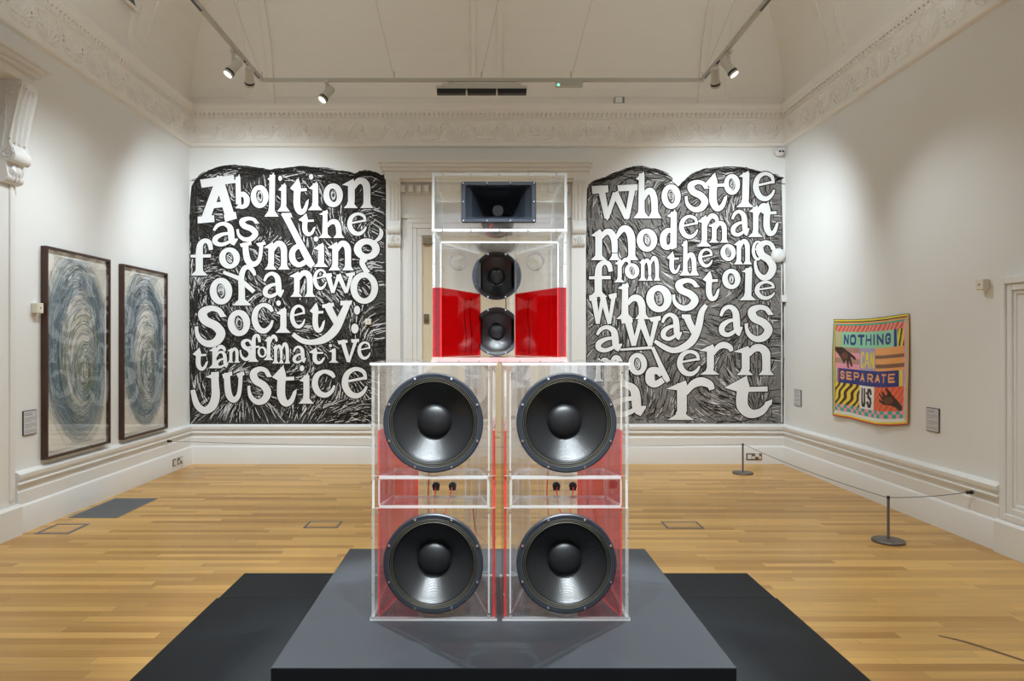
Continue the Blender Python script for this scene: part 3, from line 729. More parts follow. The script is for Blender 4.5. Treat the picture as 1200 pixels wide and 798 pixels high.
def mural(name, label, outline, letters, custom, smear, seed, n_dark, n_light, flow):
    rr = random.Random(seed)
    mb = MB(); add_polys(mb, [outline], .001)
    root = mb.build(name, smear, recalc=False)
    tag(root, label, 'mural')
    us = [p[0] for p in outline]; vs = [p[1] for p in outline]
    nf = smooth_noise(seed)
    def stroke(u, v, ang, L, w, bend):
        pts = []
        a = ang-bend/2; x, y = u-math.cos(ang)*L/2, v-math.sin(ang)*L/2
        for i in range(5):
            pts.append((x, y, w*(.45+.55*math.sin(PI*(i+.6)/5.2)))); x += math.cos(a)*L/4; y += math.sin(a)*L/4; a += bend/4
        return pts
    def field(n, off, wr, mb, keep):
        made = 0
        while made < n:
            u, v = rr.uniform(min(us), max(us)), rr.uniform(min(vs), max(vs))
            if not inside(outline, u, v) or not keep(u, v): made += .2; continue
            ang, sp, L = flow(u, v, nf)
            ang += rr.gauss(0, sp); L *= rr.uniform(.6, 1.3)
            p = stroke(u, v, ang, L, rr.uniform(*wr), rr.uniform(-.5, .5))
            if all(inside(outline, q[0], q[1]) for q in (p[0], p[-1])) or (v < 215 and rr.random() < .35 and inside(outline, p[2][0], p[2][1])):
                add_polys(mb, free(p, 0, False), off); made += 1
            else: made += .2
    ml = MB()
    nk = smooth_noise(seed+50)
    field(n_light, .0026, (.33, .88), ml, lambda u, v: nk(u*2.2, v*2.2) > -.12 or (u < 440 and v > 470))
    md = MB()
    field(n_dark, .0041, (.5, 1.3), md, lambda u, v: True)
    # ragged dark rim along the top and the sides
    for i in range(len(outline)-1):
        a, b = outline[i], outline[i+1]
        for _ in range(4):
            t = rr.random(); u, v = a[0]+(b[0]-a[0])*t, a[1]+(b[1]-a[1])*t
            ang = math.atan2(b[1]-a[1], b[0]-a[0]); d = rr.uniform(0, 6.0) if v < 225 else rr.uniform(0, 2.5)
            cx = sum(us)/len(us); sgn = 1 if (cx-u) > 0 else -1
            if v < 225: v += d
            else: u += sgn*d
            p = stroke(u, v, ang+rr.gauss(0,.06), rr.uniform(9, 22), rr.uniform(.5, 1.0), rr.uniform(-.35,.35))
            if inside(outline, p[0][0], p[0][1]+1.2) and inside(outline, p[-1][0], p[-1][1]+1.2): add_polys(md, free(p, 0, False), .0041)
    # dark contour drawn round every letter
    for ch, *box in letters: add_polys(md, glyph(ch, box, 1.25), .0056)
    add_polys(md, custom(1.25), .0056)
    md.build('charcoal_hatching', M['charcoal'], parent=root, recalc=False)
    for ch, *box in letters: add_polys(ml, glyph(ch, box), .0085)
    add_polys(ml, custom(0), .0085)
    ml.build('lettering', M['bare'], parent=root, recalc=False)
    # scribble inside the round letters
    ms = MB()
    for ch, *box in letters:
        if ch != 'o': continue
        cx, cy, w, h = (box[0]+box[2])/2, (box[1]+box[3])/2, box[2]-box[0], box[3]-box[1]
        for q in range(5):
            a0 = rr.uniform(0, 6); r = rr.uniform(.04, .15)
            pts = [(cx+w*r*math.cos(a0+t*.7), cy+h*r*1.7*math.sin(a0+t*.7), .45) for t in range(7)]
            add_polys(ms, free(pts), .0070)
    ms.build('scribble', M['bare'], parent=root, recalc=False)
    return root
def flow_left(u, v, nf):
    if v < 212: return math.atan2(v-330, (u-338)*.25)+PI/2, .22, 20
    if v > 468 and u < 330: return math.atan2(v-440, u-285), .12, 20
    if v > 468: return .0+.25*math.sin(u*.09)+(-1.25 if u < 380 else -.2), .22, 16
    if u > 438: return .10+.35*math.sin(v*.03), .10, 20
    if u < 232: return PI/2, .2, 18
    return PI/2+1.4*nf(u, v), .09, 17
def flow_right(u, v, nf):
    if v < 212: return math.atan2(v-330, ((u-740) if u < 790 else (u-855))*.3)+PI/2, .22, 20
    if u > 905: return .05, .15, 14
    if u < 700 and v > 370: return -.6+.003*(v-430), .15, 16
    if v > 484: return .1, .4, 12
    return PI/2+1.1*nf(u, v), .13, 14
mural('wall_mural', 'black charcoal wall drawing lettered Abolition as the founding of a new society', OUT_L, LEFT, left_custom, M['smear_l'], 3, 2500, 1600, flow_left)
mural('wall_mural', 'grey-black charcoal wall drawing lettered Who stole modern art from the ones', OUT_R, RIGHT, right_custom, M['smear_r'], 5, 1500, 550, flow_right)

# ------------------------------------------------------------------ plinth
def deck(name, label, x0, x1, y0, y1, z0, z1, mat):
    mb = MB(); mb.box(x0, x1, y0, y1, z0, z1)
    return tag(mb.build(name, mat, bevel=.003), label, 'plinth')
deck('plinth_board', 'long dark low plinth board lying in front, under the raised grey plinth', -1.565, 1.69, 1.75, 3.966, 0, .12, M['deck_dark'])
deck('plinth_board', 'narrow dark low plinth strip along the far side of the raised grey plinth', -1.556, 1.683, 3.970, 4.401, 0, .118, M['deck_dark'])
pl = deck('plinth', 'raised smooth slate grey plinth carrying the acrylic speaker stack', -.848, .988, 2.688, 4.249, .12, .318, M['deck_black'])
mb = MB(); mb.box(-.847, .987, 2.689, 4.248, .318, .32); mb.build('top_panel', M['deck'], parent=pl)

# ------------------------------------------------------------------ acrylic speaker stack
def sheet(mb, x0, x1, y0, y1, z0, z1):
    """thin sheet: the two large faces are slot 0, its four edges slot 1"""
    d = (x1-x0, y1-y0, z1-z0); t = d.index(min(d))
    v = [(x0,y0,z0),(x1,y0,z0),(x1,y1,z0),(x0,y1,z0),(x0,y0,z1),(x1,y0,z1),(x1,y1,z1),(x0,y1,z1)]
    fs = [((0,3,2,1),2),((4,5,6,7),2),((0,1,5,4),1),((1,2,6,5),0),((2,3,7,6),1),((3,0,4,7),0)]
    for f, ax in fs: mb.add([v[i] for i in f], [(0,1,2,3)], 0 if ax == t else 1)
def sheet_plan(mb, a, b, t, z0, z1):
    """upright sheet standing on the plan line a -> b, thickness t"""
    a, b = Vector((*a, 0)), Vector((*b, 0)); n = (b-a).normalized().cross(Vector((0,0,1)))*t/2
    P = [a-n, b-n, b+n, a+n]; lo = [(p.x,p.y,z0) for p in P]; hi = [(p.x,p.y,z1) for p in P]; v = lo+hi
    for f, mi in (((0,3,2,1),1),((4,5,6,7),1),((0,1,5,4),0),((1,2,6,5),1),((2,3,7,6),0),((3,0,4,7),1)): mb.add([v[i] for i in f], [(0,1,2,3)], mi)
def sheet_quad(mb, P, t):
    """flat horizontal sheet on a plan quadrilateral P at its own z, thickness t"""
    z = P[0][2]; lo = [(p[0],p[1],z) for p in P]; hi = [(p[0],p[1],z+t) for p in P]; v = lo+hi
    for f, mi in (((0,3,2,1),0),((4,5,6,7),0),((0,1,5,4),1),((1,2,6,5),1),((2,3,7,6),1),((3,0,4,7),1)): mb.add([v[i] for i in f], [(0,1,2,3)], mi)
def holed(mb, x0, x1, z0, z1, y0, y1, cx, cz, r, seg=48):
    """rectangular sheet facing -y with a round hole"""
    def edge(a):
        dx, dz = math.cos(a), math.sin(a); t = []
        if dx > 1e-9: t.append((x1-cx)/dx)
        if dx < -1e-9: t.append((x0-cx)/dx)
        if dz > 1e-9: t.append((z1-cz)/dz)
        if dz < -1e-9: t.append((z0-cz)/dz)
        q = min(t); return cx+dx*q, cz+dz*q
    angs = sorted(set([2*PI*k/seg for k in range(seg)]+[math.atan2(z-cz, x-cx) % (2*PI) for x in (x0,x1) for z in (z0,z1)]))
    n = len(angs)
    for i in range(n):
        a, b = angs[i], angs[(i+1) % n]
        ia, ib = (cx+r*math.cos(a), cz+r*math.sin(a)), (cx+r*math.cos(b), cz+r*math.sin(b)); oa, ob = edge(a), edge(b)
        mb.add([(ia[0],y0,ia[1]),(ib[0],y0,ib[1]),(ob[0],y0,ob[1]),(oa[0],y0,oa[1])], [(0,1,2,3)], 0)
        mb.add([(ia[0],y1,ia[1]),(oa[0],y1,oa[1]),(ob[0],y1,ob[1]),(ib[0],y1,ib[1])], [(0,1,2,3)], 0)
        mb.add([(ia[0],y0,ia[1]),(ia[0],y1,ia[1]),(ib[0],y1,ib[1]),(ib[0],y0,ib[1])], [(0,1,2,3)], 1)
        mb.add([(oa[0],y0,oa[1]),(ob[0],y0,ob[1]),(ob[0],y1,ob[1]),(oa[0],y1,oa[1])], [(0,1,2,3)], 1)
AC = [M['acrylic'], M['acrylic_edge']]; RD = [M['red'], M['red_edge']]
def A_(mb, name, parent, mats=None): return mb.build(name, mats or AC, parent=parent, recalc=True)
T = .012

def bolt_bm(r, h, seg=10):
    mb = MB(); mb.lathe([(0,-h),(r*.75,-h),(r,-h*.6),(r,0),(0,0)], (0,0,0), 'Y', seg); return mb
bolt_me = bolt_bm(.0068, .007).build('bolt', M['chrome'], smooth=40); C.objects.unlink(bolt_me); bolt_mesh = bolt_me.data
screw_me = bolt_bm(.0042, .004, 8).build('screw', M['steel'], smooth=40); C.objects.unlink(screw_me); screw_mesh = screw_me.data
def put(mesh, name, parent, loc, rot=(0,0,0)):
    o = bpy.data.objects.new(name, mesh); C.objects.link(o); o.parent = parent; o.location = loc; o.rotation_euler = rot
    return o

def clampx(mb, x): mb.v = [(max(-x, min(x, p[0])), p[1], p[2]) for p in mb.v]
def driver(parent, name, loc, R_, seg=72, bolts=8, cut=None):
    """cone loudspeaker facing -y; R_ = flange radius"""
    s = R_/.23
    mb = MB()
    mb.lathe([(.186*s,.004),(.196*s,-.004),(.206*s,-.014*s),(.224*s,-.016*s),(.23*s,-.011*s),(.23*s,0)], (0,0,0), 'Y', seg)
    mb.lathe([(.23*s,0),(.20*s,.012),(.13*s,.115*s),(.115*s,.125*s),(.11*s,.165*s),(.105*s,.17*s),(0,.17*s)], (0,0,0), 'Y', 40)
    if cut: clampx(mb, cut)
    root = mb.build(name, [M['frame_blue']], parent=parent, loc=loc, smooth=35)
    mb = MB()
    prof = []
    for i in range(25):
        t = i/24; r = .208-.024*t; prof.append((r*s, (-.010-.0045*abs(math.sin(t*PI*3.0))+.007*t)*s))
    mb.lathe(prof, (0,0,0), 'Y', seg)
    for rr_ in (.205,.1975,.1895):
        mb.lathe([((rr_-.0011)*s,-.0135*s),(rr_*s,-.0155*s),((rr_+.0011)*s,-.0135*s)], (0,0,0), 'Y', seg, mi=1)
    if cut: clampx(mb, cut*.86)
    mb.build('surround', [M['rubber'], M['brassring']], parent=root, recalc=False, smooth=60)
    mb = MB(); prof = []
    for i in range(15):
        t = i/14; r = .184-(.184-.080)*t; prof.append((r*s, (-.006+.078*(t**.82))*s))
    mb.lathe(prof, (0,0,0), 'Y', seg)
    if cut: clampx(mb, cut*.85)
    mb.build('cone', M['cone'], parent=root, smooth=60)
    mb = MB(); prof = [(.0815*s,.0745*s),(.080*s,.068*s)]
    for i in range(1, 11):
        a = i/10*PI/2; prof.append((.078*s*math.cos(a)+.0001, (.068-.034*math.sin(a))*s))
    mb.lathe(prof, (0,0,0), 'Y', 48)
    mb.build('dust_cap', M['rubber'], parent=root, smooth=60)
    for kq in range(bolts):
        a = PI/bolts+2*PI*kq/bolts
        if cut and abs(.2185*s*math.cos(a)) > cut*.95: continue
        o = put(bolt_mesh, 'bolt', root, (.2185*s*math.cos(a), -.0145*s, .2185*s*math.sin(a)))
        o.scale = (min(1.0, s*1.3),)*3
    return root
def wire(parent, pts, r=.0028, mat='wire_red', name='wire'):
    mb = MB(); mb.tube(cr(pts, 6), r, 6); return mb.build(name, M[mat], parent=parent, smooth=60)

def sub_cabinet(x0, x1, label, mirror):
    y0, y1 = 3.15, 3.74; zb, zt = .32, 1.5095
    w = x1-x0; cx = (x0+x1)/2
    # parts are modelled about the cabinet's own foot point
    root = thing('speaker_cabinet', label, 'speaker', (cx, y0, zb), group='acrylic bass cabinets')
    hw = w/2; D = y1-y0; H = zt-zb
    Z = lambda z: z-zb
    mb = MB(); sheet(mb, -hw-.008, hw+.008, -.006, D+.006, 0, T); A_(mb, 'base_plate', root)
    mb = MB(); sheet(mb, -hw-.008, hw+.008, -.006, D+.006, H-T, H); A_(mb, 'top_plate', root)
    pz0, pz1 = Z(.838), Z(.986)
    z_up, z_lo = Z(1.234), Z(.586)
    wx = 0.0
    mb = MB(); holed(mb, -hw, hw, pz1, H-T, 0, T, wx, z_up, .2); A_(mb, 'front_panel', root)
    mb = MB(); holed(mb, -hw, hw, T, pz0, 0, T, wx, z_lo, .2); A_(mb, 'front_panel', root)
    for sgn in (-1, 1):
        a, b = sorted((sgn*hw, sgn*(hw-T)))
        if sgn == mirror:      # the side facing its twin is red up to wing height
            mb = MB(); sheet(mb, a, b, T, D-T, T, Z(1.195)); A_(mb, 'red_side_panel', root, RD)
            mb = MB(); sheet(mb, a, b, T, D-T, Z(1.195), H-T); A_(mb, 'side_panel', root)
        else:
            mb = MB(); sheet(mb, a, b, T, D-T, T, H-T); A_(mb, 'side_panel', root)
    mb = MB(); sheet(mb, -hw, hw, D-T, D, T, H-T); A_(mb, 'back_panel', root)
    zr = Z(1.195)
    for sgn in (-1, 1):
        a, b = (sgn*(hw-.030), T+.004), (sgn*(hw-.155), D-T-.004)
        mb = MB(); sheet_plan(mb, a, b, .008, T, zr); A_(mb, 'red_wing' if sgn != mirror else 'clear_wing', root, [M['rose'], M['red_edge']] if sgn != mirror else AC)
        mb = MB(); sheet_plan(mb, a, b, .008, zr, H-T); A_(mb, 'clear_wing', root)
    # port: two shelves tapering with the wings, and a cleat at their front
    f = hw-.034; bk = hw-.075; dp = .20
    for z in (pz0, pz1-.014):
        mb = MB(); sheet_quad(mb, [(-f,T*0,z),(f,T*0,z),(bk,dp,z),(-bk,dp,z)], .014); A_(mb, 'port_shelf', root)
    for sgn in (-1, 1):
        mb = MB(); sheet_plan(mb, (sgn*f, .004), (sgn*bk, dp), .008, pz0+.014, pz1-.014); A_(mb, 'port_cheek', root)
    for xx in (-.09, .05):
        mb = MB(); sheet(mb, xx, xx+.04, D-.045, D-.012, T, H-T); A_(mb, 'back_batten', root)
    driver(root, 'woofer', (wx, -.001, z_up), .23)
    driver(root, 'woofer', (wx, -.001, z_lo), .23)
    # speaker terminals behind the port, and their red leads
    for tx in (-.012, .072):
        mb = MB(); mb.lathe([(0,-.02),(.019,-.02),(.02,-.012),(.02,.0),(0,.0)], (tx, .33, pz0+.036), 'Y', 20)
        mb.lathe([(0,-.03),(.006,-.03),(.006,-.02),(0,-.02)], (tx-.006, .33, pz0+.04), 'Y', 8)
        mb.box(tx-.016, tx+.016, .315, .335, pz0+.014, pz0+.03)
        mb.build('terminal', M['black'], parent=root, smooth=40)
    wire(root, [(-.012,.30,pz0+.034),(-.013,.28,pz0+.0),(-.01,.22,pz0-.05),(.0,.16,pz0-.07)])
    wire(root, [(.072,.30,pz0+.034),(.064,.27,pz0+.005),(.05,.22,pz0-.045),(.04,.16,pz0-.07)])
    wire(root, [(-.055,.36,pz1+.12),(-.05,.37,pz1-.02),(-.056,.37,pz0-.02),(-.05,.34,pz0-.12)])
    wire(root, [(hw-.11,.30,pz0-.06),(hw-.10,.31,pz0-.16),(hw-.09,.3,pz0-.2),(hw-.04,.28,pz0-.24)])
    for sx in (-1, 1):
        for z in (H-.045, pz1+.02, pz0-.02, .03):
            o = put(bolt_mesh, 'corner_bolt', root, (sx*(hw-.030), -.001, z))
            o.scale = (.8,.8,.8)
    for i in range(7):
        xx = -hw+.04+i*(w-.08)/6
        put(screw_mesh, 'screw', root, (xx, .03, H-.0045), (-PI/2,0,0)); put(screw_mesh, 'screw', root, (xx, .05+.06*(i % 2), T+.001), (-PI/2,0,0))
    for i in range(5):
        for sx in (-1, 1): put(screw_mesh, 'screw', root, (sx*(hw-.0), .005, .12+i*.26), (0,0,0))
    return root
sub_cabinet(-.5276, .0433, 'clear and red acrylic bass cabinet with two black woofers, nearer the swirl drawings', 1)
sub_cabinet(.0827, .6575, 'clear and red acrylic bass cabinet with two black woofers, nearer the printed textile', -1)

M['plate_blue'] = principled('plate_bluegrey', (.16,.20,.26), .4)
# middle cabinet: red and clear horn wings round two drivers
cx, y0, zb, zt = .0634, 3.22, 1.5105, 2.123
root = thing('speaker_cabinet', 'clear acrylic middle cabinet with red wings flanking two black drivers', 'speaker', (cx, y0, zb))
hw, D, H = .317, .58, zt-zb
mb = MB(); sheet(mb, -hw-.004, hw+.004, -.008, D, 0, T); A_(mb, 'base_plate', root, [M['acrylic'], M['rose_edge']])
mb = MB(); sheet(mb, -hw, hw, 0, D, T, T+.010); A_(mb, 'base_plate', root, [M['acrylic'], M['rose_edge']])
zb2 = T+.012; zr = 1.862-zb
for sgn in (-1, 1):
    a, b = sorted((sgn*hw, sgn*(hw-T)))
    mb = MB(); sheet(mb, a, b, .012, D, zb2, H); A_(mb, 'side_panel', root)
    a, b = sorted((sgn*(hw-.002), sgn*(hw-.040)))
    mb = MB(); sheet(mb, a, b, 0, .010, zb2, zr); A_(mb, 'red_front_strip', root, RD)
    mb = MB(); sheet(mb, a, b, 0, .010, zr, H-.02); A_(mb, 'clear_front_strip', root)
    p, q = (sgn*(hw-.040), .005), (sgn*.0955, .42)
    mb = MB(); sheet_plan(mb, p, q, .008, zb2, zr); A_(mb, 'red_wing', root, RD)
    mb = MB(); sheet_plan(mb, p, q, .008, zr, H-.05); A_(mb, 'clear_wing', root)
mb = MB(); sheet(mb, -hw+T, hw-T, D-T, D, zb2, H); A_(mb, 'back_panel', root)
z1, z2 = 1.662-zb, 1.959-zb
mb = MB(); holed(mb, -hw+T, hw-T, zb2, (z1+z2)/2, .425, .437, -.006, z1, .115); holed(mb, -hw+T, hw-T, (z1+z2)/2, H, .425, .437, -.006, z2, .115); A_(mb, 'baffle', root)
mb = MB(); sheet_quad(mb, [(-hw+.04,.01,H-.05),(hw-.04,.01,H-.05),(.0955,.42,H-.05),(-.0955,.42,H-.05)], .008); A_(mb, 'throat_plate', root)
driver(root, 'driver', (-.006, .424, z1), .129, 96, cut=.094)
driver(root, 'driver', (-.006, .424, z2), .129, 96, cut=.094)
for sgn in (-1, 1):      # round mounting plate showing either side of the straight-sided frame
    a0 = math.acos(.0945/.132); P = [(-.006+sgn*.132*math.cos(-a0+2*a0*i/20), z2+.132*math.sin(-a0+2*a0*i/20)) for i in range(21)]
    mb = MB(); mb.prism(P, lambda p, q, t: (p, t, q), .4215, .4245)
    mb.build('mounting_plate', M['plate_blue'], parent=root)
    for i in (-1, 1): put(screw_mesh, 'screw', root, (-.006+sgn*.112, .4213, z2+i*.045))
for sgn in (-1, 1):
    mb = MB(); rg = []
    mb.lathe([(.040,0),(.048,0),(.048,.02),(.040,.02),(.040,0)], (sgn*.205-.006, .41, 2.035-zb), 'Y', 32)
    mb.build('port_ring', M['acrylic_edge'], parent=root, smooth=40)
for xx in (-.175, -.145, .17):
    wire(root, [(xx,.50,zr-.02),(xx-.006,.49,zr-.12),(xx+.004,.5,zr-.22),(xx,.49,zb2+.01)], .0035, 'rubber', 'cable')
wire(root, [(.045,.50,H-.02),(.047,.5,H-.08),(.044,.5,H-.2),(.046,.5,H-.36),(.044,.49,zb2+.02)], .003, 'rubber', 'cable')
for i in range(6):
    for sx in (-1, 1):
        put(screw_mesh, 'screw', root, (sx*(hw-.006), .012, zb2+.04+i*.10))
for i in range(7): put(screw_mesh, 'screw', root, (-hw+.03+i*(2*hw-.06)/6, -.007, .006))
for sx in (-1, 1):
    for yy, xx in ((.10,.22),(.2,.175),(.3,.14),(.38,.11)):
        put(screw_mesh, 'screw', root, (sx*xx, yy, H-.04), (PI/2,0,0))

# top cabinet: clear box with the black horn
y0, zb, zt = 3.205, 2.1235, 2.399
root = thing('speaker_cabinet', 'clear acrylic top cabinet holding the rectangular black horn', 'speaker', (cx, y0, zb))
D, H = .615, zt-zb
hx, hz = -.004, 2.26-zb; ow, oh = .1755, .096      # horn flange half sizes
mb = MB(); sheet(mb, -hw-.002, hw+.002, 0, D, 0, T); A_(mb, 'base_plate', root)
mb = MB(); sheet(mb, -hw-.002, hw+.002, 0, D, H-T, H); A_(mb, 'top_plate', root)
for sgn in (-1, 1):
    a, b = sorted((sgn*hw, sgn*(hw-T))); mb = MB(); sheet(mb, a, b, 0, D, T, H-T); A_(mb, 'side_panel', root)
mb = MB(); sheet(mb, -hw+T, hw-T, D-T, D, T, H-T); A_(mb, 'back_panel', root)
mb = MB()
for (a, b, c, d) in ((-hw+T, hx-ow+.02, T, H-T), (hx+ow-.02, hw-T, T, H-T), (hx-ow+.02, hx+ow-.02, T, hz-oh+.02), (hx-ow+.02, hx+ow-.02, hz+oh-.02, H-T)):
    for y, o in ((0, (0,1,2,3)), (.010, (3,2,1,0))): mb.add([(a,y,c),(b,y,c),(b,y,d),(a,y,d)], [o], 0)
A_(mb, 'front_panel', root)
mb = MB()
def rrect(w, h, r, y, n=5):
    P = []
    for (sx, sz, a0) in ((1,1,0),(-1,1,PI/2),(-1,-1,PI),(1,-1,1.5*PI)):
        for i in range(n):
            a = a0+i/(n-1)*PI/2; P.append((hx+sx*(w-r)+r*math.cos(a), y, hz+sz*(h-r)+r*math.sin(a)))
    return P
loops = [rrect(ow,oh,.010,.0), rrect(ow,oh,.010,-.009), rrect(ow-.003,oh-.003,.009,-.012), rrect(ow-.020,oh-.016,.006,-.012),
         rrect(ow-.026,oh-.020,.012,-.004), rrect(ow-.050,oh-.024,.012,.015), rrect(ow-.068,oh-.028,.010,.045), rrect(ow-.074,oh-.032,.010,.060), rrect(ow-.095,oh-.045,.01,.10), rrect(.055,.036,.01,.15), rrect(.026,.026,.02,.20)]
n = len(loops[0])
for i in range(len(loops)-1):
    mb.add(loops[i]+loops[i+1], [(k_, (k_+1) % n, n+(k_+1) % n, n+k_) for k_ in range(n)])
horn = mb.build('horn', M['frame_blue'], parent=root, smooth=35)
mb = MB(); mb.lathe([(0,.199),(.027,.199),(.027,.205),(0,.205)], (hx,0,hz), 'Y', 24); mb.build('throat_disc', M['grey_metal'], parent=horn)
for xx in (-1, -.333, .333, 1):
    for sz in (-1, 1): o = put(bolt_mesh, 'bolt', horn, (hx+xx*(ow-.0105), -.012, hz+sz*(oh-.0085))); o.scale = (.75,.75,.75)
for sx in (-1, 1): o = put(bolt_mesh, 'bolt', horn, (hx+sx*(ow-.0105), -.012, hz)); o.scale = (.75,.75,.75)
mb = MB(); mb.lathe([(0,.20),(.05,.20),(.085,.225),(.088,.24),(.088,.29),(.08,.30),(0,.30)], (hx,0,hz-.035), 'Y', 40)
mb.build('compression_driver', M['grey_metal'], parent=root, smooth=40)
mb = MB(); mb.lathe([(0,-.018),(.018,-.018),(.02,-.01),(.02,0),(0,0)], (.05,.20,.035), 'Y', 20); mb.box(.034,.066,.19,.21,T,.02)
mb.build('terminal', M['black'], parent=root, smooth=40)
wire(root, [(-.034,.07,hz-oh+.01),(-.045,.12,.035),(-.062,.17,.017),(-.05,.22,.016),(-.02,.235,.016),(.02,.21,.022),(.048,.18,.038)], .004)
wire(root, [(.048,.19,.03),(.045,.20,.02),(.044,.21,.015)], .0035, 'rubber', 'cable')
for i in range(5):
    xx = -hw+.05+i*(2*hw-.1)/4
    put(screw_mesh, 'screw', root, (xx, -.0005, H-.006)); put(screw_mesh, 'screw', root, (xx, -.0005, .006))

# ------------------------------------------------------------------ framed drawings on the left wall
def drawing(label, y0, y1, z0, z1, seed, scale):
    w, h = y1-y0, z1-z0; d = .06
    root = thing('framed_drawing', label, 'picture', (XL, y0, z0))
    P = lambda s, t, off: (off, s*w, t*h)
    mb = MB(); fw = .022
    for (a, b, c, e) in ((0, w, 0, fw), (0, w, h-fw, h), (0, fw, fw, h-fw), (w-fw, w, fw, h-fw)):
        mb.box(.004, d, a, b, c, e)
    mb.build('frame', M['walnut'], parent=root, bevel=.002)
    mb = MB(); mb.box(.002, .022, .004, w-.004, .004, h-.004); mb.build('backing_board', M['paper'], parent=root)
    mb = MB(); n = 14                                   # slightly wavy sheet of paper floating on the board
    for i in range(n):
        for j in range(n):
            q = []
            for (a, b) in ((i,j),(i+1,j),(i+1,j+1),(i,j+1)):
                s, t = .055+.89*a/n, .03+.94*b/n
                q.append((.027+.002*math.sin(s*9+t*5), s*w+.004*math.sin(t*40), t*h+.004*math.sin(s*31)))
            mb.add(q, [(0,1,2,3)])
    mb.build('paper', M['paper'], parent=root, recalc=False, smooth=60)
    rr = random.Random(seed)
    meshes = {k_: MB() for k_ in ('blue','slate','sky','green','ink','grey')}
    def arc(mbq, q, a0, a1, wd, jit):
        # nested ovals closing on the vortex low right of centre
        cx_, cy_ = .50+.13*q+jit[0], .535-.165*q+jit[1]
        rx, ry = (.405*(1-q)**.9+.03)*(1+jit[2]), (.40*(1-q)**.95+.02)*(1+jit[3])
        tilt = -.28*(1-q)
        n_ = 22; L = []
        for i in range(n_+1):
            a = a0+(a1-a0)*i/n_
            x, y = rx*w*math.cos(a), ry*h*math.sin(a)
            ct, st = math.cos(-tilt), math.sin(-tilt)
            # lean: upper end drifts to the left
            xx = cx_*w+x*ct-y*st*.42; yy = cy_*h+x*st+y*ct
            xx = min(max(xx, .065*w), .935*w); yy = min(max(yy, .04*h), .96*h)
            wv = wd*(.35+.65*math.sin(PI*(i+.5)/(n_+1)))
            L.append((xx, yy, wv))
        vs = []; off = .0325+.0004*rr.random()
        for i, (x, y, wv) in enumerate(L):
            a = L[max(i-1,0)]; b = L[min(i+1,n_)]; dx, dy = b[0]-a[0], b[1]-a[1]; l = math.hypot(dx,dy) or 1
            vs += [(off, x-dy/l*wv, y+dx/l*wv), (off, x+dy/l*wv, y-dx/l*wv)]
        mbq.add(vs, [(2*i, 2*i+1, 2*i+3, 2*i+2) for i in range(n_)])
    for i in range(800):
        q = rr.random()
        a0 = rr.uniform(0, 2*PI); span = rr.uniform(.8, 2.8)
        zone = rr.random()
        if zone < .20: q = rr.uniform(.02,.30); a0 = rr.uniform(.30*PI, 1.0*PI)      # dense upper-left band
        elif zone < .32: q = rr.uniform(.02,.26); a0 = rr.uniform(-.35*PI, .3*PI)
        elif zone < .44: q = rr.uniform(.70,.98)
        wts = (scale['blue'],.18,.24,.13 if q > .4 else .03,.10,.34)
        c = rr.choices(('blue','slate','sky','green','ink','grey'), wts)[0]
        if q > .72 and rr.random() < .5: c = rr.choice(('ink','slate','green'))
        arc(meshes[c], q, a0, a0+span, rr.uniform(.0008,.0021), (rr.gauss(0,.034), rr.gauss(0,.024), rr.gauss(0,.13), rr.gauss(0,.085)))
    for i in range(110):   # loose outer loops
        arc(meshes[rr.choice(('grey','sky','slate'))], rr.uniform(-.08,.06), rr.uniform(0,6.28), rr.uniform(5.5,8), rr.uniform(.0005,.0011), (rr.gauss(0,.04), rr.gauss(-.01,.03), rr.gauss(.02,.07), rr.gauss(.04,.07)))
    pl = None
    for k_, mq in meshes.items(): mq.build('pencil_lines', M['pencil_'+k_], parent=root, recalc=False)
    mb = MB(); mb.box(.050, .053, fw, w-fw, fw, h-fw); mb.build('glazing', M['glazing'], parent=root)
    return root
drawing('tall framed pencil swirl drawing beside the wall text label, dark blue-grey vortex', 6.04, 7.07, .565, 2.462, 11, dict(blue=.24))
drawing('tall framed pencil swirl drawing nearer the lettered wall, paler blue vortex', 7.32, 8.34, .56, 2.45, 23, dict(blue=.34))

# ------------------------------------------------------------------ printed textile on the right wall
TC = dict(yellow=(.86,.70,.06), black=(.03,.022,.02), orange=(.90,.42,.14), teal=(.03,.45,.33), mint=(.30,.68,.45), navy=(.035,.045,.24), pink=(.86,.36,.47),
          red=(.78,.11,.05), brown=(.26,.13,.08), mauve=(.42,.36,.55), tan=(.50,.28,.22), white=(.82,.82,.80), maroon=(.09,.025,.025), coral=(.86,.20,.08), skin=(.045,.018,.010), skin2=(.16,.06,.03), salmon=(.80,.34,.30))
tnames = list(TC); tmats = []
for k_ in tnames: tmats.append(principled('print_'+k_, TC[k_], .6, noise=.06, nscale=20, bump=.1, bscale=300))
def seg_d(px_, py_, a, b):
    dx, dy = b[0]-a[0], b[1]-a[1]; t = max(0, min(1, ((px_-a[0])*dx+(py_-a[1])*dy)/((dx*dx+dy*dy) or 1)))
    return math.hypot(px_-a[0]-dx*t, py_-a[1]-dy*t)
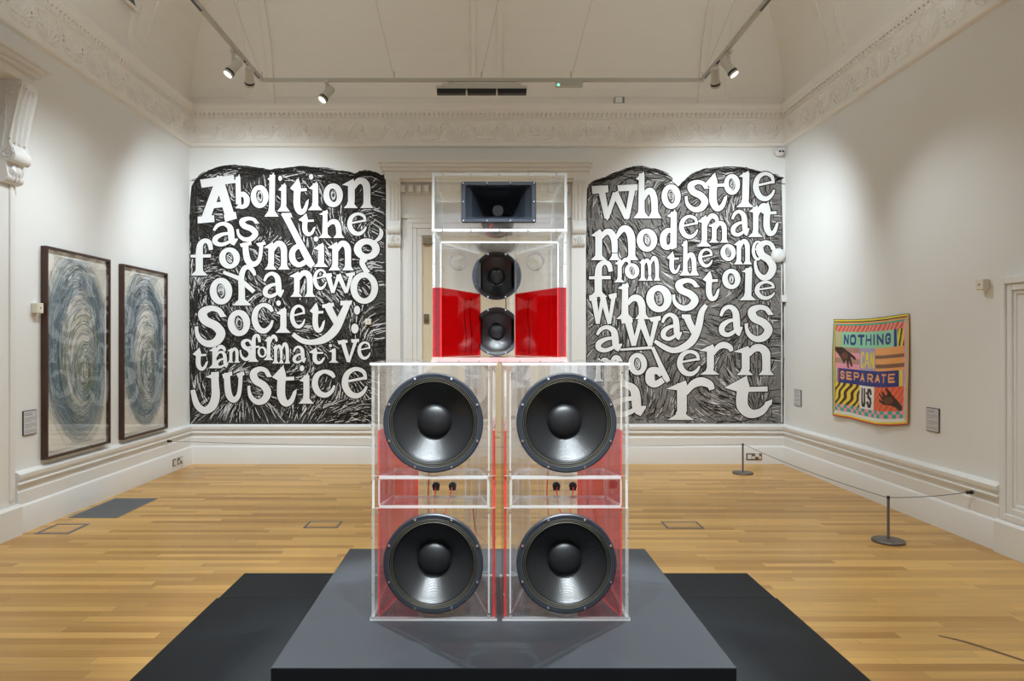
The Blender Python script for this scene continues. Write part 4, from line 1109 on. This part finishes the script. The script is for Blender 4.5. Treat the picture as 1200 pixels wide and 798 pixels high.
LT = {'N':[[(0,1),(0,0)],[(0,0),(1,1)],[(1,1),(1,0)]], 'O':[[(0,.2),(.2,0),(.8,0),(1,.2),(1,.8),(.8,1),(.2,1),(0,.8),(0,.2)]], 'T':[[(0,0),(1,0)],[(.5,0),(.5,1)]],
      'H':[[(0,0),(0,1)],[(1,0),(1,1)],[(0,.5),(1,.5)]], 'I':[[(.5,0),(.5,1)]], 'G':[[(1,.22),(.8,0),(.2,0),(0,.2),(0,.8),(.2,1),(.8,1),(1,.8),(1,.55),(.55,.55)]],
      'C':[[(1,.25),(.8,0),(.2,0),(0,.2),(0,.8),(.2,1),(.8,1),(1,.75)]], 'A':[[(0,1),(.5,0),(1,1)],[(.22,.68),(.78,.68)]], 'S':[[(1,.2),(.8,0),(.2,0),(0,.2),(.15,.45),(.85,.55),(1,.8),(.8,1),(.2,1),(0,.8)]],
      'E':[[(1,0),(0,0),(0,1),(1,1)],[(0,.5),(.85,.5)]], 'P':[[(0,1),(0,0),(.8,0),(1,.15),(1,.4),(.8,.55),(0,.55)]], 'R':[[(0,1),(0,0),(.8,0),(1,.15),(1,.4),(.8,.55),(0,.55)],[(.5,.55),(1,1)]], 'U':[[(0,0),(0,.8),(.2,1),(.8,1),(1,.8),(1,0)]]}
TW, TH = 1.375, 1.07
def word(txt, s0, s1, t0, t1, th, fill=.66, widths=None):
    """letters in metres on the cloth -> list of (a, b, thickness)"""
    wd = [.45 if c == 'I' else 1 for c in txt]; tot = sum(wd); x = s0*TW; unit = (s1-s0)*TW/tot; out = []
    for c, q in zip(txt, wd):
        lw = unit*q*fill if c != 'I' else 0.0; lx = x+(unit*q-lw)/2
        for pl in LT[c]:
            P = [(lx+(p[0] if c != 'I' else 0)*lw, (t0+p[1]*(t1-t0))*TH) for p in pl]
            for a, b in zip(P, P[1:]): out.append((a, b, th))
        x += unit*q
    return out
WORDS = [(word('NOTHING', .155, .815, .165, .245, .0135, .60), 'navy', (.13,.84,.13,.28)), (word('CAN', .405, .59, .33, .47, .0115, .58), 'yellow', (.39,.60,.30,.50)),
         (word('SEPARATE', .115, .86, .535, .60, .0095, .60), 'orange', (.1,.88,.5,.64)), (word('US', .425, .56, .685, .835, .017, .52), 'black', (.40,.58,.66,.86))]
HAND1 = [(.04,.25),(.10,.27),(.19,.30),(.27,.335),(.335,.375),(.345,.40),(.33,.405),(.28,.375),(.29,.42),(.305,.47),(.285,.475),(.255,.41),(.255,.45),(.26,.49),(.24,.49),(.22,.41),(.20,.43),(.185,.455),(.16,.43),(.12,.39),(.08,.35),(.04,.31)]
HAND2 = [(.93,.90),(.86,.84),(.80,.815),(.74,.81),(.69,.79),(.66,.765),(.67,.755),(.72,.775),(.69,.74),(.66,.715),(.665,.70),(.69,.715),(.73,.745),(.70,.70),(.70,.68),(.72,.685),(.76,.73),(.77,.70),(.745,.66),(.76,.65),(.79,.68),(.82,.72),(.86,.76),(.90,.80),(.93,.83)]
def tcol(s, t):
    b = min(s/.0+9 if 0 else s*TW, (1-s)*TW, t*TH*1.15, (1-t)*TH*1.15)/1.0
    if s < .05 or s > .945 or t < .062 or t > .945:     # striped border
        ds, de, dt, db = s*TW, (1-s)*TW, t*TH, (1-t)*TH
        m = min((dt,'t'),(db,'b'),(ds,'s'),(de,'e'))
        d = m[0]
        if m[1] == 't': return ('black' if d < .006 else 'yellow' if d < .024 else 'black' if d < .036 else 'orange' if d < .05 else 'teal')
        if m[1] == 'b': return ('maroon' if d < .005 else 'red' if d < .017 else 'yellow' if d < .032 else 'white')
        if m[1] == 's': return ('black' if d < .006 else 'teal' if d < .026 else 'red' if d < .034 else 'yellow' if d < .052 else 'brown')
        return ('maroon' if d < .008 else 'orange' if d < .03 else 'mint' if d < .05 else 'pink')
    for segs, col, bb in WORDS:
        if bb[0] <= s <= bb[1] and bb[2] <= t <= bb[3]:
            x, y = s*TW, t*TH
            for a, b_, th in segs:
                if seg_d(x, y, a, b_) < th: return col
    if t < .125: return 'red' if ((s*TW*1.0+t*TH*.9)/.075) % 1 < .5 else 'salmon'
    if t < .285:
        if s < .13: return 'orange' if ((s*TW+t*.1)/.06) % 1 < .5 else 'mint'
        if s < .845: return 'mint'
        return ('navy' if s < .872 else 'mint' if s < .884 else 'yellow' if (s*TW+t*TH*.25)/.055 % 1 < .6 else 'black')
    if t < .50:
        if inside(HAND1, s, t): return 'skin2' if ((s-.19)/.06)**2+((t-.37)/.035)**2 < 1 else 'skin'
        if s < .39: return ('tan','pink')[int((t-.285)/.054) % 2]
        if s < .60: return 'mauve'
        return 'brown' if (.35 < t < .385 or .435 < t < .475) else 'orange'
    if t < .645:
        if s < .075: return 'mint'
        if s < .095: return 'red'
        if s < .885: return 'navy'
        return 'yellow' if s < .925 else 'mauve'
    if t < .87:
        if inside(HAND2, s, t): return 'skin2' if ((s-.78)/.05)**2+((t-.77)/.035)**2 < 1 else 'skin'
        if s < .40: return 'yellow' if ((s*TW+t*TH*.75+.02*math.sin(t*45))/.115) % 1 < .52 else 'maroon'
        if s < .585: return 'white'
        return 'coral' if ((s*TW+t*TH)/.085) % 1 < .5 else 'red'
    if t < .935: return ('teal','pink')[(int((s)/.043)+int((t-.87)/.0325)) % 2]
    return 'white'
def cloth(s, t):
    y = 7.775-(7.775-6.40)*s; top = 1.872+.008*s-.022*math.sin(PI*s); bot = .775+.06*s-.035*math.sin(PI*s)+.012*math.sin(2*PI*s)
    z = top+(bot-top)*t
    out = .012+.010*math.sin(s*9+t*2)*(.3+.7*t)+.006*math.sin(s*23+t*5)+.012*t
    return (XR-abs(out)-.004, y+.012*math.sin(t*PI)*(1 if s < .5 else -1), z)
NX, NY = 230, 190
mb = MB()
for i in range(NX+1):
    for j in range(NY+1): mb.v.append(cloth(i/NX, j/NY))
for i in range(NX):
    for j in range(NY):
        a = i*(NY+1)+j; mb.f.append([a, a+NY+1, a+NY+2, a+1]); mb.m.append(tnames.index(tcol((i+.5)/NX, (j+.5)/NY)))
tx = mb.build('printed_textile', tmats, recalc=False, smooth=80)
tag(tx, 'colourful printed cloth pinned to the wall reading Nothing can separate us', 'textile')
mb = MB()
for s in (0.004, .996):
    p = cloth(s, .006); mb.lathe([(0,0),(.007,0),(.007,-.006),(0,-.008)], (XR-.014+.0, p[1], p[2]), 'X', 10)
mb.build('pin', M['steel'], parent=tx)

# ------------------------------------------------------------------ wall text labels, boxes, sockets and other fittings
def label_panel(label, side, y0, y1, z0, z1):
    s = 1 if side == 'left' else -1; X = XL if side == 'left' else XR
    root = thing('wall_label', label, 'label', (X, y0, z0))
    mb = MB(); a, b = sorted((0, s*.010)); mb.box(a, b, 0, y1-y0, 0, z1-z0); mb.build('backing', M['dark_edge'], parent=root)
    mb = MB(); a, b = sorted((s*.010, s*.0115)); mb.box(a, b, .006, y1-y0-.006, .006, z1-z0-.006); mb.build('card', M['label_paper'], parent=root)
    mb = MB(); h = z1-z0; w = y1-y0; a, b = sorted((s*.0115, s*.0120)); rr = random.Random(int(y0*100))
    for i in range(13):
        if i in (2, 6, 10): continue
        z = h-.022-i*.0135; l = w-.03 if i > 1 else (w-.03)*.7
        if i in (5, 9): l *= .6
        y = (0.015, .015+l) if side == 'right' and 0 else (.015, .015+l)
        if side == 'right': y = (w-.015-l, w-.015)
        mb.box(a, b, y[0], y[1], z-.0035 if i > 1 else z-.005, z)
    mb.build('text_lines', M['label_ink'], parent=root)
    return root
label_panel('small grey text label left of the dark blue-grey swirl drawing', 'left', 5.805, 5.975, .81, 1.02)
label_panel('small grey text label by the room corner beside the lettered wall', 'right', 8.60, 8.79, .80, 1.005)
label_panel('small grey text label just below and right of the printed cloth', 'right', 5.98, 6.15, .812, 1.024)

def box_unit(name, label, cat, loc, size, mat, dial=None, front='x'):
    mb = MB(); x, y, z = size; mb.box(-x/2, x/2, -y/2, y/2, -z/2, z/2)
    o = mb.build(name, mat, loc=loc, bevel=.006); tag(o, label, cat)
    mb = MB(); ax = {'x': 'X', '-x': 'X', '-y': 'Y'}[front]; e = {'x': x/2, '-x': -x/2, '-y': -y/2}[front]; sg = 1 if front == 'x' else -1
    mb.lathe([(0,e+sg*.003),(.007,e+sg*.003),(.008,e),(0,e)], (0,0,0), ax, 12); mb.build('dial', M['brown'], parent=o)
    return o
box_unit('wall_sensor', 'cream box on the wall above the label beside the swirl drawings', 'sensor', (XL+.028, 5.96, 1.905), (.056,.085,.09), M['cream_device'], front='x')
box_unit('wall_sensor', 'cream box on the wall between the printed cloth and the panel frame', 'sensor', (XR-.028, 5.43, 2.065), (.056,.085,.085), M['cream_device'], front='-x')
p = px(432, 377, YB); box_unit('wall_sensor', 'cream box over the dark mural hatching beside the colon', 'sensor', (p.x, YB-.022, p.z), (.08,.044,.08), M['cream_device'], front='-y')

root = thing('alarm_bell', 'round white fire alarm dome over the mural edge', 'alarm', tuple(px(911.5, 299.5, YB)))
mb = MB(); mb.lathe([(0,-.075),(.03,-.074),(.06,-.066),(.085,-.045),(.095,-.02),(.095,-.012),(.07,-.012),(.07,0),(0,0)], (0,0,0), 'Y', 40); mb.build('dome', M['device'], parent=root, smooth=50)
mb = MB(); mb.lathe([(0,-.079),(.016,-.078),(.018,-.072),(0,-.072)], (0,0,0), 'Y', 20); mb.build('cap', M['device'], parent=root)
root = thing('call_point', 'small white box with thin conduit beside the room corner', 'alarm', tuple(px(920, 350, YB)-Vector((.03,0,0))))
mb = MB(); mb.box(-.035,.035,-.05,0,-.045,.045); mb.build('box', M['device'], parent=root, bevel=.006)
mb = MB(); mb.tube([(-.02,-.012,-.045),(-.02,-.012,-1.64)], .008, 8); mb.tube([(-.02,-.012,.045),(-.02,-.012,.45)], .008, 8); mb.build('conduit', M['device'], parent=root, smooth=50)
mb = MB(); mb.tube([(.01,-.025,-.045),(.01,-.025,-.075)], .012, 10); mb.build('gland', M['brown'], parent=root)
root = thing('security_camera', 'white security camera under the cornice in the room corner', 'camera', tuple(px(911, 180, YB)))
mb = MB(); mb.box(-.06,.06,-.06,0,0,.045); mb.build('bracket', M['device'], parent=root, bevel=.008)
mb = MB(); mb.lathe([(0,-.13),(.03,-.128),(.045,-.11),(.048,-.04),(.04,-.02),(0,-.02)], (0,0,-.005), 'Y', 24); mb.build('body', M['device'], parent=root, smooth=50)
for sx in (-1,1):
    mb = MB(); mb.lathe([(0,-.137),(.012,-.136),(.014,-.122),(0,-.122)], (sx*.02,0,-.005), 'Y', 14); mb.build('lens', M['black'], parent=root)
root = thing('cornice_sensor', 'small grey sensor box standing on top of the cornice', 'sensor', (px(725.5,0,YB-.05).x, YB-.045, ZC+.002))
mb = MB(); mb.box(-.065,.065,-.04,.03,0,.095); mb.build('housing', M['track'], parent=root, bevel=.006)
mb = MB(); mb.box(-.05,.03,-.046,-.04,.015,.08); mb.build('window', M['device'], parent=root); mb = MB(); mb.box(.04,.062,-.046,-.04,.01,.085); mb.build('side_grille', M['grey_metal'], parent=root)

def sockets(label1, label2, at, yaw, wide):
    for lab, dx, w in ((label1, -wide, .088), (label2, .02, .145)):
        root = thing('wall_socket', lab, 'socket', (0,0,0), (0,0,yaw))
        root.location = at+Matrix.Rotation(yaw,3,'Z')@Vector((dx,0,0))
        mb = MB(); mb.box(0,w,-.008,0,0,.088); mb.build('plate', M['brown'], parent=root, bevel=.003)
        mb = MB()
        if w > .1:
            mb.box(.012,.05,-.011,-.008,.014,.05); mb.box(w-.05,w-.012,-.011,-.008,.014,.05)
        else: mb.box(.018,w-.018,-.011,-.008,.014,.072)
        mb.build('insert', M['device'], parent=root)
        if w > .1:
            mb = MB(); mb.box(.05,.095,-.04,-.008,.045,.085); mb.build('plug', M['device'], parent=root, bevel=.004)
p = px(871.5, 538, YB)
sockets('single wall socket partly behind the far stanchion post', 'double wall socket with white plug beside the far stanchion', Vector((p.x+.055, YB-.055, .055)), 0, .045)
sockets('single wall socket low on the skirting under the swirl drawings', 'double wall socket low on the skirting by the room corner', Vector((XL+.055, 8.58, .065)), PI/2, .11)

# stanchions, hooks and cords
def stanchion(label, x, y, h):
    root = thing('stanchion', label, 'barrier', (x, y, 0))
    mb = MB(); mb.lathe([(0,.026),(.02,.026),(.118,.020),(.122,.016),(.122,0),(0,0)], (0,0,0), 'Z', 48); mb.build('base', M['stanch'], parent=root, smooth=30)
    mb = MB(); mb.lathe([(.012,.024),(.0105,.03),(.0105,h-.02)], (0,0,0), 'Z', 16); mb.build('post', M['stanch'], parent=root, smooth=30)
    mb = MB(); mb.lathe([(.0105,h-.024),(.0125,h-.022),(.0125,h-.002),(.010,h),(0,h)], (0,0,0), 'Z', 16); mb.build('cap', M['black'], parent=root, smooth=30)
    return root
S2 = ((1041-569.5)*800*1.6/233/F, 800*1.6/233); S1 = ((870.5-569.5)*800*1.6/153/F, 800*1.6/153); SH = .37
stanchion('low dark stanchion on the open floor nearest the panel frame', S2[0], S2[1], SH)
stanchion('low dark stanchion standing near the wall sockets by the lettered wall', S1[0], S1[1], SH)
def hook(label, loc, s):
    mb = MB(); mb.lathe([(0,0),(.016,0),(.016,s*.018),(.009,s*.022),(.009,s*.034),(.014,s*.036),(.014,s*.046),(0,s*.048)], (0,0,0), 'X', 18)
    o = mb.build('wall_hook', M['black'], loc=loc, smooth=40); return tag(o, label, 'hook')
HR = (XR-.036, 800*3.978/(1147-569.5), .0); HR = (XR-.052, HR[1], 1.6-(577-402)*HR[1]/F)
hook('black wall hook on the skirting holding the cord end, by the panel frame', HR, -1)
HLy = 800*3.93/(569.5-193); HL = (XL+.05, HLy, 1.6-(517-402)*HLy/F)
hook('black wall hook on the skirting under the swirl drawings', HL, 1)
def cord(label, a, b, sag):
    a, b = Vector(a), Vector(b); pts = []
    for i in range(15):
        t = i/14; p_ = a.lerp(b, t); p_.z -= sag*4*t*(1-t); pts.append(p_)
    mb = MB(); mb.tube(pts, .0035, 6); return tag(mb.build('barrier_cord', M['cord'], smooth=60), label, 'cord')
tz = SH-.013
cord('thin grey cord from near stanchion to the hook by the panel frame', (S2[0]+.018, S2[1], tz), (HR[0]-.045, HR[1], HR[2]), .012)
cord('thin grey cord strung between the two low stanchions', (S1[0]+.012, S1[1]-.013, tz), (S2[0]-.011, S2[1]+.014, tz), .03)
cord('thin grey cord crossing behind the speakers to the far stanchion', (HL[0]+.045, HL[1], HL[2]), (S1[0]-.018, S1[1], tz), .05)

# floor fittings
def floor_box(label, x0, x1, y0, y1, w=.018):
    root = thing('floor_hatch', label, 'hatch', (x0, y0, 0))
    mb = MB(); X, Y = x1-x0, y1-y0
    for (a,b,c,d) in ((0,X,0,w),(0,X,Y-w,Y),(0,w,w,Y-w),(X-w,X,w,Y-w)): mb.box(a,b,c,d,0,.003)
    mb.build('rim', M['mat_grey'], parent=root)
    mb = MB(); mb.box(w,X-w,w,Y-w,0,.0015); mb.build('lid', M['floor'], parent=root)
def gy(v): return 800*1.6/(v-402)
def gx(u, v): return (u-569.5)*gy(v)/F
floor_box('square floor hatch in the boards, between plinth and swirl drawings', gx(359,615), gx(398.5,615), gy(619), gy(611))
floor_box('square floor hatch in the boards, between plinth and far stanchion', gx(778,615.5), gx(821,615.5), gy(619.5), gy(611.5))
floor_box('floor hatch in the boards close beside the grey floor grille', gx(40,625.5), gx(78,625.5)+.02, gy(626), gy(614), .03)
mb = MB(); x0, x1, y0, y1 = gx(80,607), gx(137,607), gy(607), gy(584)
mb.box(x0, x1, y0, y1, 0, .004)
for i in range(24): mb.box(x0+.02, x1-.02, y0+.03+i*(y1-y0-.06)/24, y0+.03+(i+.5)*(y1-y0-.06)/24, .004, .006)
tag(mb.build('floor_grille', M['mat_grey']), 'grey rectangular grille set in the floor along the skirting', 'grille')
mb = MB()
def scuff(pts):
    add = free(pts, 0, True)
    for q in add: mb.add([(gx(u, v), gy(v), .0012) for u, v in q], [list(range(len(q)))])
scuff([(1100,745,1.2),(1130,752,2),(1165,763,2.2),(1205,776,2)])
mb.build('trim_floor_scuff', principled('floor_scuff', (.16,.085,.035), .5), recalc=False, kind='structure')

# ------------------------------------------------------------------ suspended lighting track
TZ, TY, TXL, TXR = 4.40, 7.27, -2.385, 2.30
root = thing('lighting_track', 'off-white suspended lighting track hung on thin wires under the ceiling', 'lighting track', (0, TY, TZ))
mb = MB(); mb.box(TXL-.018, TXR+.018, -.018, .018, -.017, .017); mb.build('rail', M['track'], parent=root)
for x in (TXL, TXR):
    mb = MB(); mb.box(x-.018, x+.018, 1.6-TY, -.018, -.017, .017); mb.build('rail', M['track'], parent=root)
    mb = MB()
    for a in (-.55, -2.0, -3.5): mb.box(x-.010, x+.010, a, a+.45, -.020, -.017)
    mb.build('slot', M['black'], parent=root)
def wirepart(x0, y0, x1, y1, z1):
    mb = MB(); mb.tube([(x0,y0-TY,.017),(x1,y1-TY,z1-TZ)], .0028, 5); mb.tube([(x0,y0-TY,.017),(x0,y0-TY,.09)], .006, 6); mb.build('suspension_wire', M['track'], parent=root)
for (ua, va, ub) in ((307,94,273),(462,92,440),(564,92,584),(669,92,694),(823,96,862)):
    x0 = (ua-569.5)*TY/F; zt_ = 1.6+402*TY/F; x1 = (ub-569.5)*TY/F
    f_ = (6.75-TZ)/(zt_-TZ); wirepart(x0, TY, x0+(x1-x0)*f_, TY, 6.75)
for x in (TXL, TXR): wirepart(x, 4.6, x*1.02, 4.6, 6.78)
o = thing('linear_light', 'long wall-wash fitting with three black louvres under the track', 'light', ((564.5-569.5)*TY/F, TY, TZ-.018))
mb = MB(); mb.box(-.42,.42,-.025,.025,-.05,-.02); mb.box(-.483,.483,-.035,.035,-.085,-.05); mb.build('housing', M['lamp_body'], parent=o, bevel=.004)
for xa in (-.475, -.153, .169):
    mb = MB(); mb.box(xa,xa+.306,-.040,.030,-.135,-.085)
    for q in range(5): mb.box(xa+.02+q*.056,xa+.05+q*.056,-.043,-.040,-.13,-.09)
    mb.build('louvre', M['black'], parent=o)
mb = MB()
for xa in (-.33,.33): mb.box(xa-.03,xa+.03,-.012,.012,-.022,-.001)
mb.build('clip', M['track'], parent=o)
o = thing('control_box', 'white track control box with a small green light', 'control box', ((667-569.5)*TY/F, TY, TZ-.017))
mb = MB(); mb.box(-.143,.143,-.03,.03,-.055,.0); mb.build('housing', M['track'], parent=o, bevel=.004)
mb = MB(); mb.lathe([(0,-.036),(.010,-.035),(.012,-.03),(0,-.03)], (-.118,0,-.043), 'Y', 12); mb.build('indicator', M['led'], parent=o)

def head(label, x, y, target, lit, drop=.13, power=100, cone=75, aim=None, tint=COOL):
    """adjustable track spotlight: adapter, stem and a short round head with a lens"""
    root = thing('track_spotlight', label, 'spotlight', (x, y, TZ-.0205))
    mb = MB(); mb.box(-.02,.02,-.055,.055,-.02,.0); mb.build('adapter', M['lamp_body'], parent=root, bevel=.003)
    mb = MB(); mb.box(-.014,.014,-.014,.014,-drop,-.02); mb.build('stem', M['lamp_body'], parent=root, bevel=.004)
    c = Vector((0,0,-drop)); d = (Vector(target)-(root.location+c)).normalized()
    q = d.to_track_quat('Y', 'Z')
    mb = MB(); mb.lathe([(0,-.10),(.035,-.10),(.042,-.09),(.042,.02),(.046,.03),(.046,.095),(.043,.095),(.041,.085),(.038,.082)], (0,0,0), 'Y', 28)
    hb = mb.build('head', M['lamp_body'], parent=root, smooth=40); hb.location = c; hb.rotation_mode = 'QUATERNION'; hb.rotation_quaternion = q
    mb = MB(); mb.lathe([(.047,.050),(.049,.052),(.049,.07),(.047,.072)], (0,0,0), 'Y', 28); mb.build('ring', M['black'], parent=hb)
    mb = MB(); mb.lathe([(0,.083),(.040,.083)], (0,0,0), 'Y', 28); mb.build('lens', M['lens'] if lit else M['grey_metal'], parent=hb)
    li = spot('lamp', c+d*.13, (0,0,0), power, cone, 1.0, .035, tint); li.parent = root
    li.rotation_mode = 'QUATERNION'; li.rotation_quaternion = d.to_track_quat('-Z', 'Y')
    return root
head('lit track spotlight with bright lens, on the rail above the swirl drawings', TXL-.02, 6.50, (-3.94, 5.35, 1.5), True, .16, 48)
head('track spotlight turned to the lettered wall, just behind the lit one above the drawings', TXL+.03, 6.80, (-3.1, 9.0, 2.2), False, .13, 225, 108)
head('lit track spotlight hanging from the crosswise rail above the Abolition mural', -1.695, TY, (-3.6, 5.8, 1.0), True, .13, 70)
head('lit track spotlight with bright lens, on the rail above the printed cloth', TXR+.02, 6.52, (3.97, 5.6, 1.4), True, .15, 55)
head('track spotlight turned to the lettered wall, just behind the lit one above the cloth', TXR, 6.85, (3.15, 9.0, 2.1), False, .12, 245, 108)
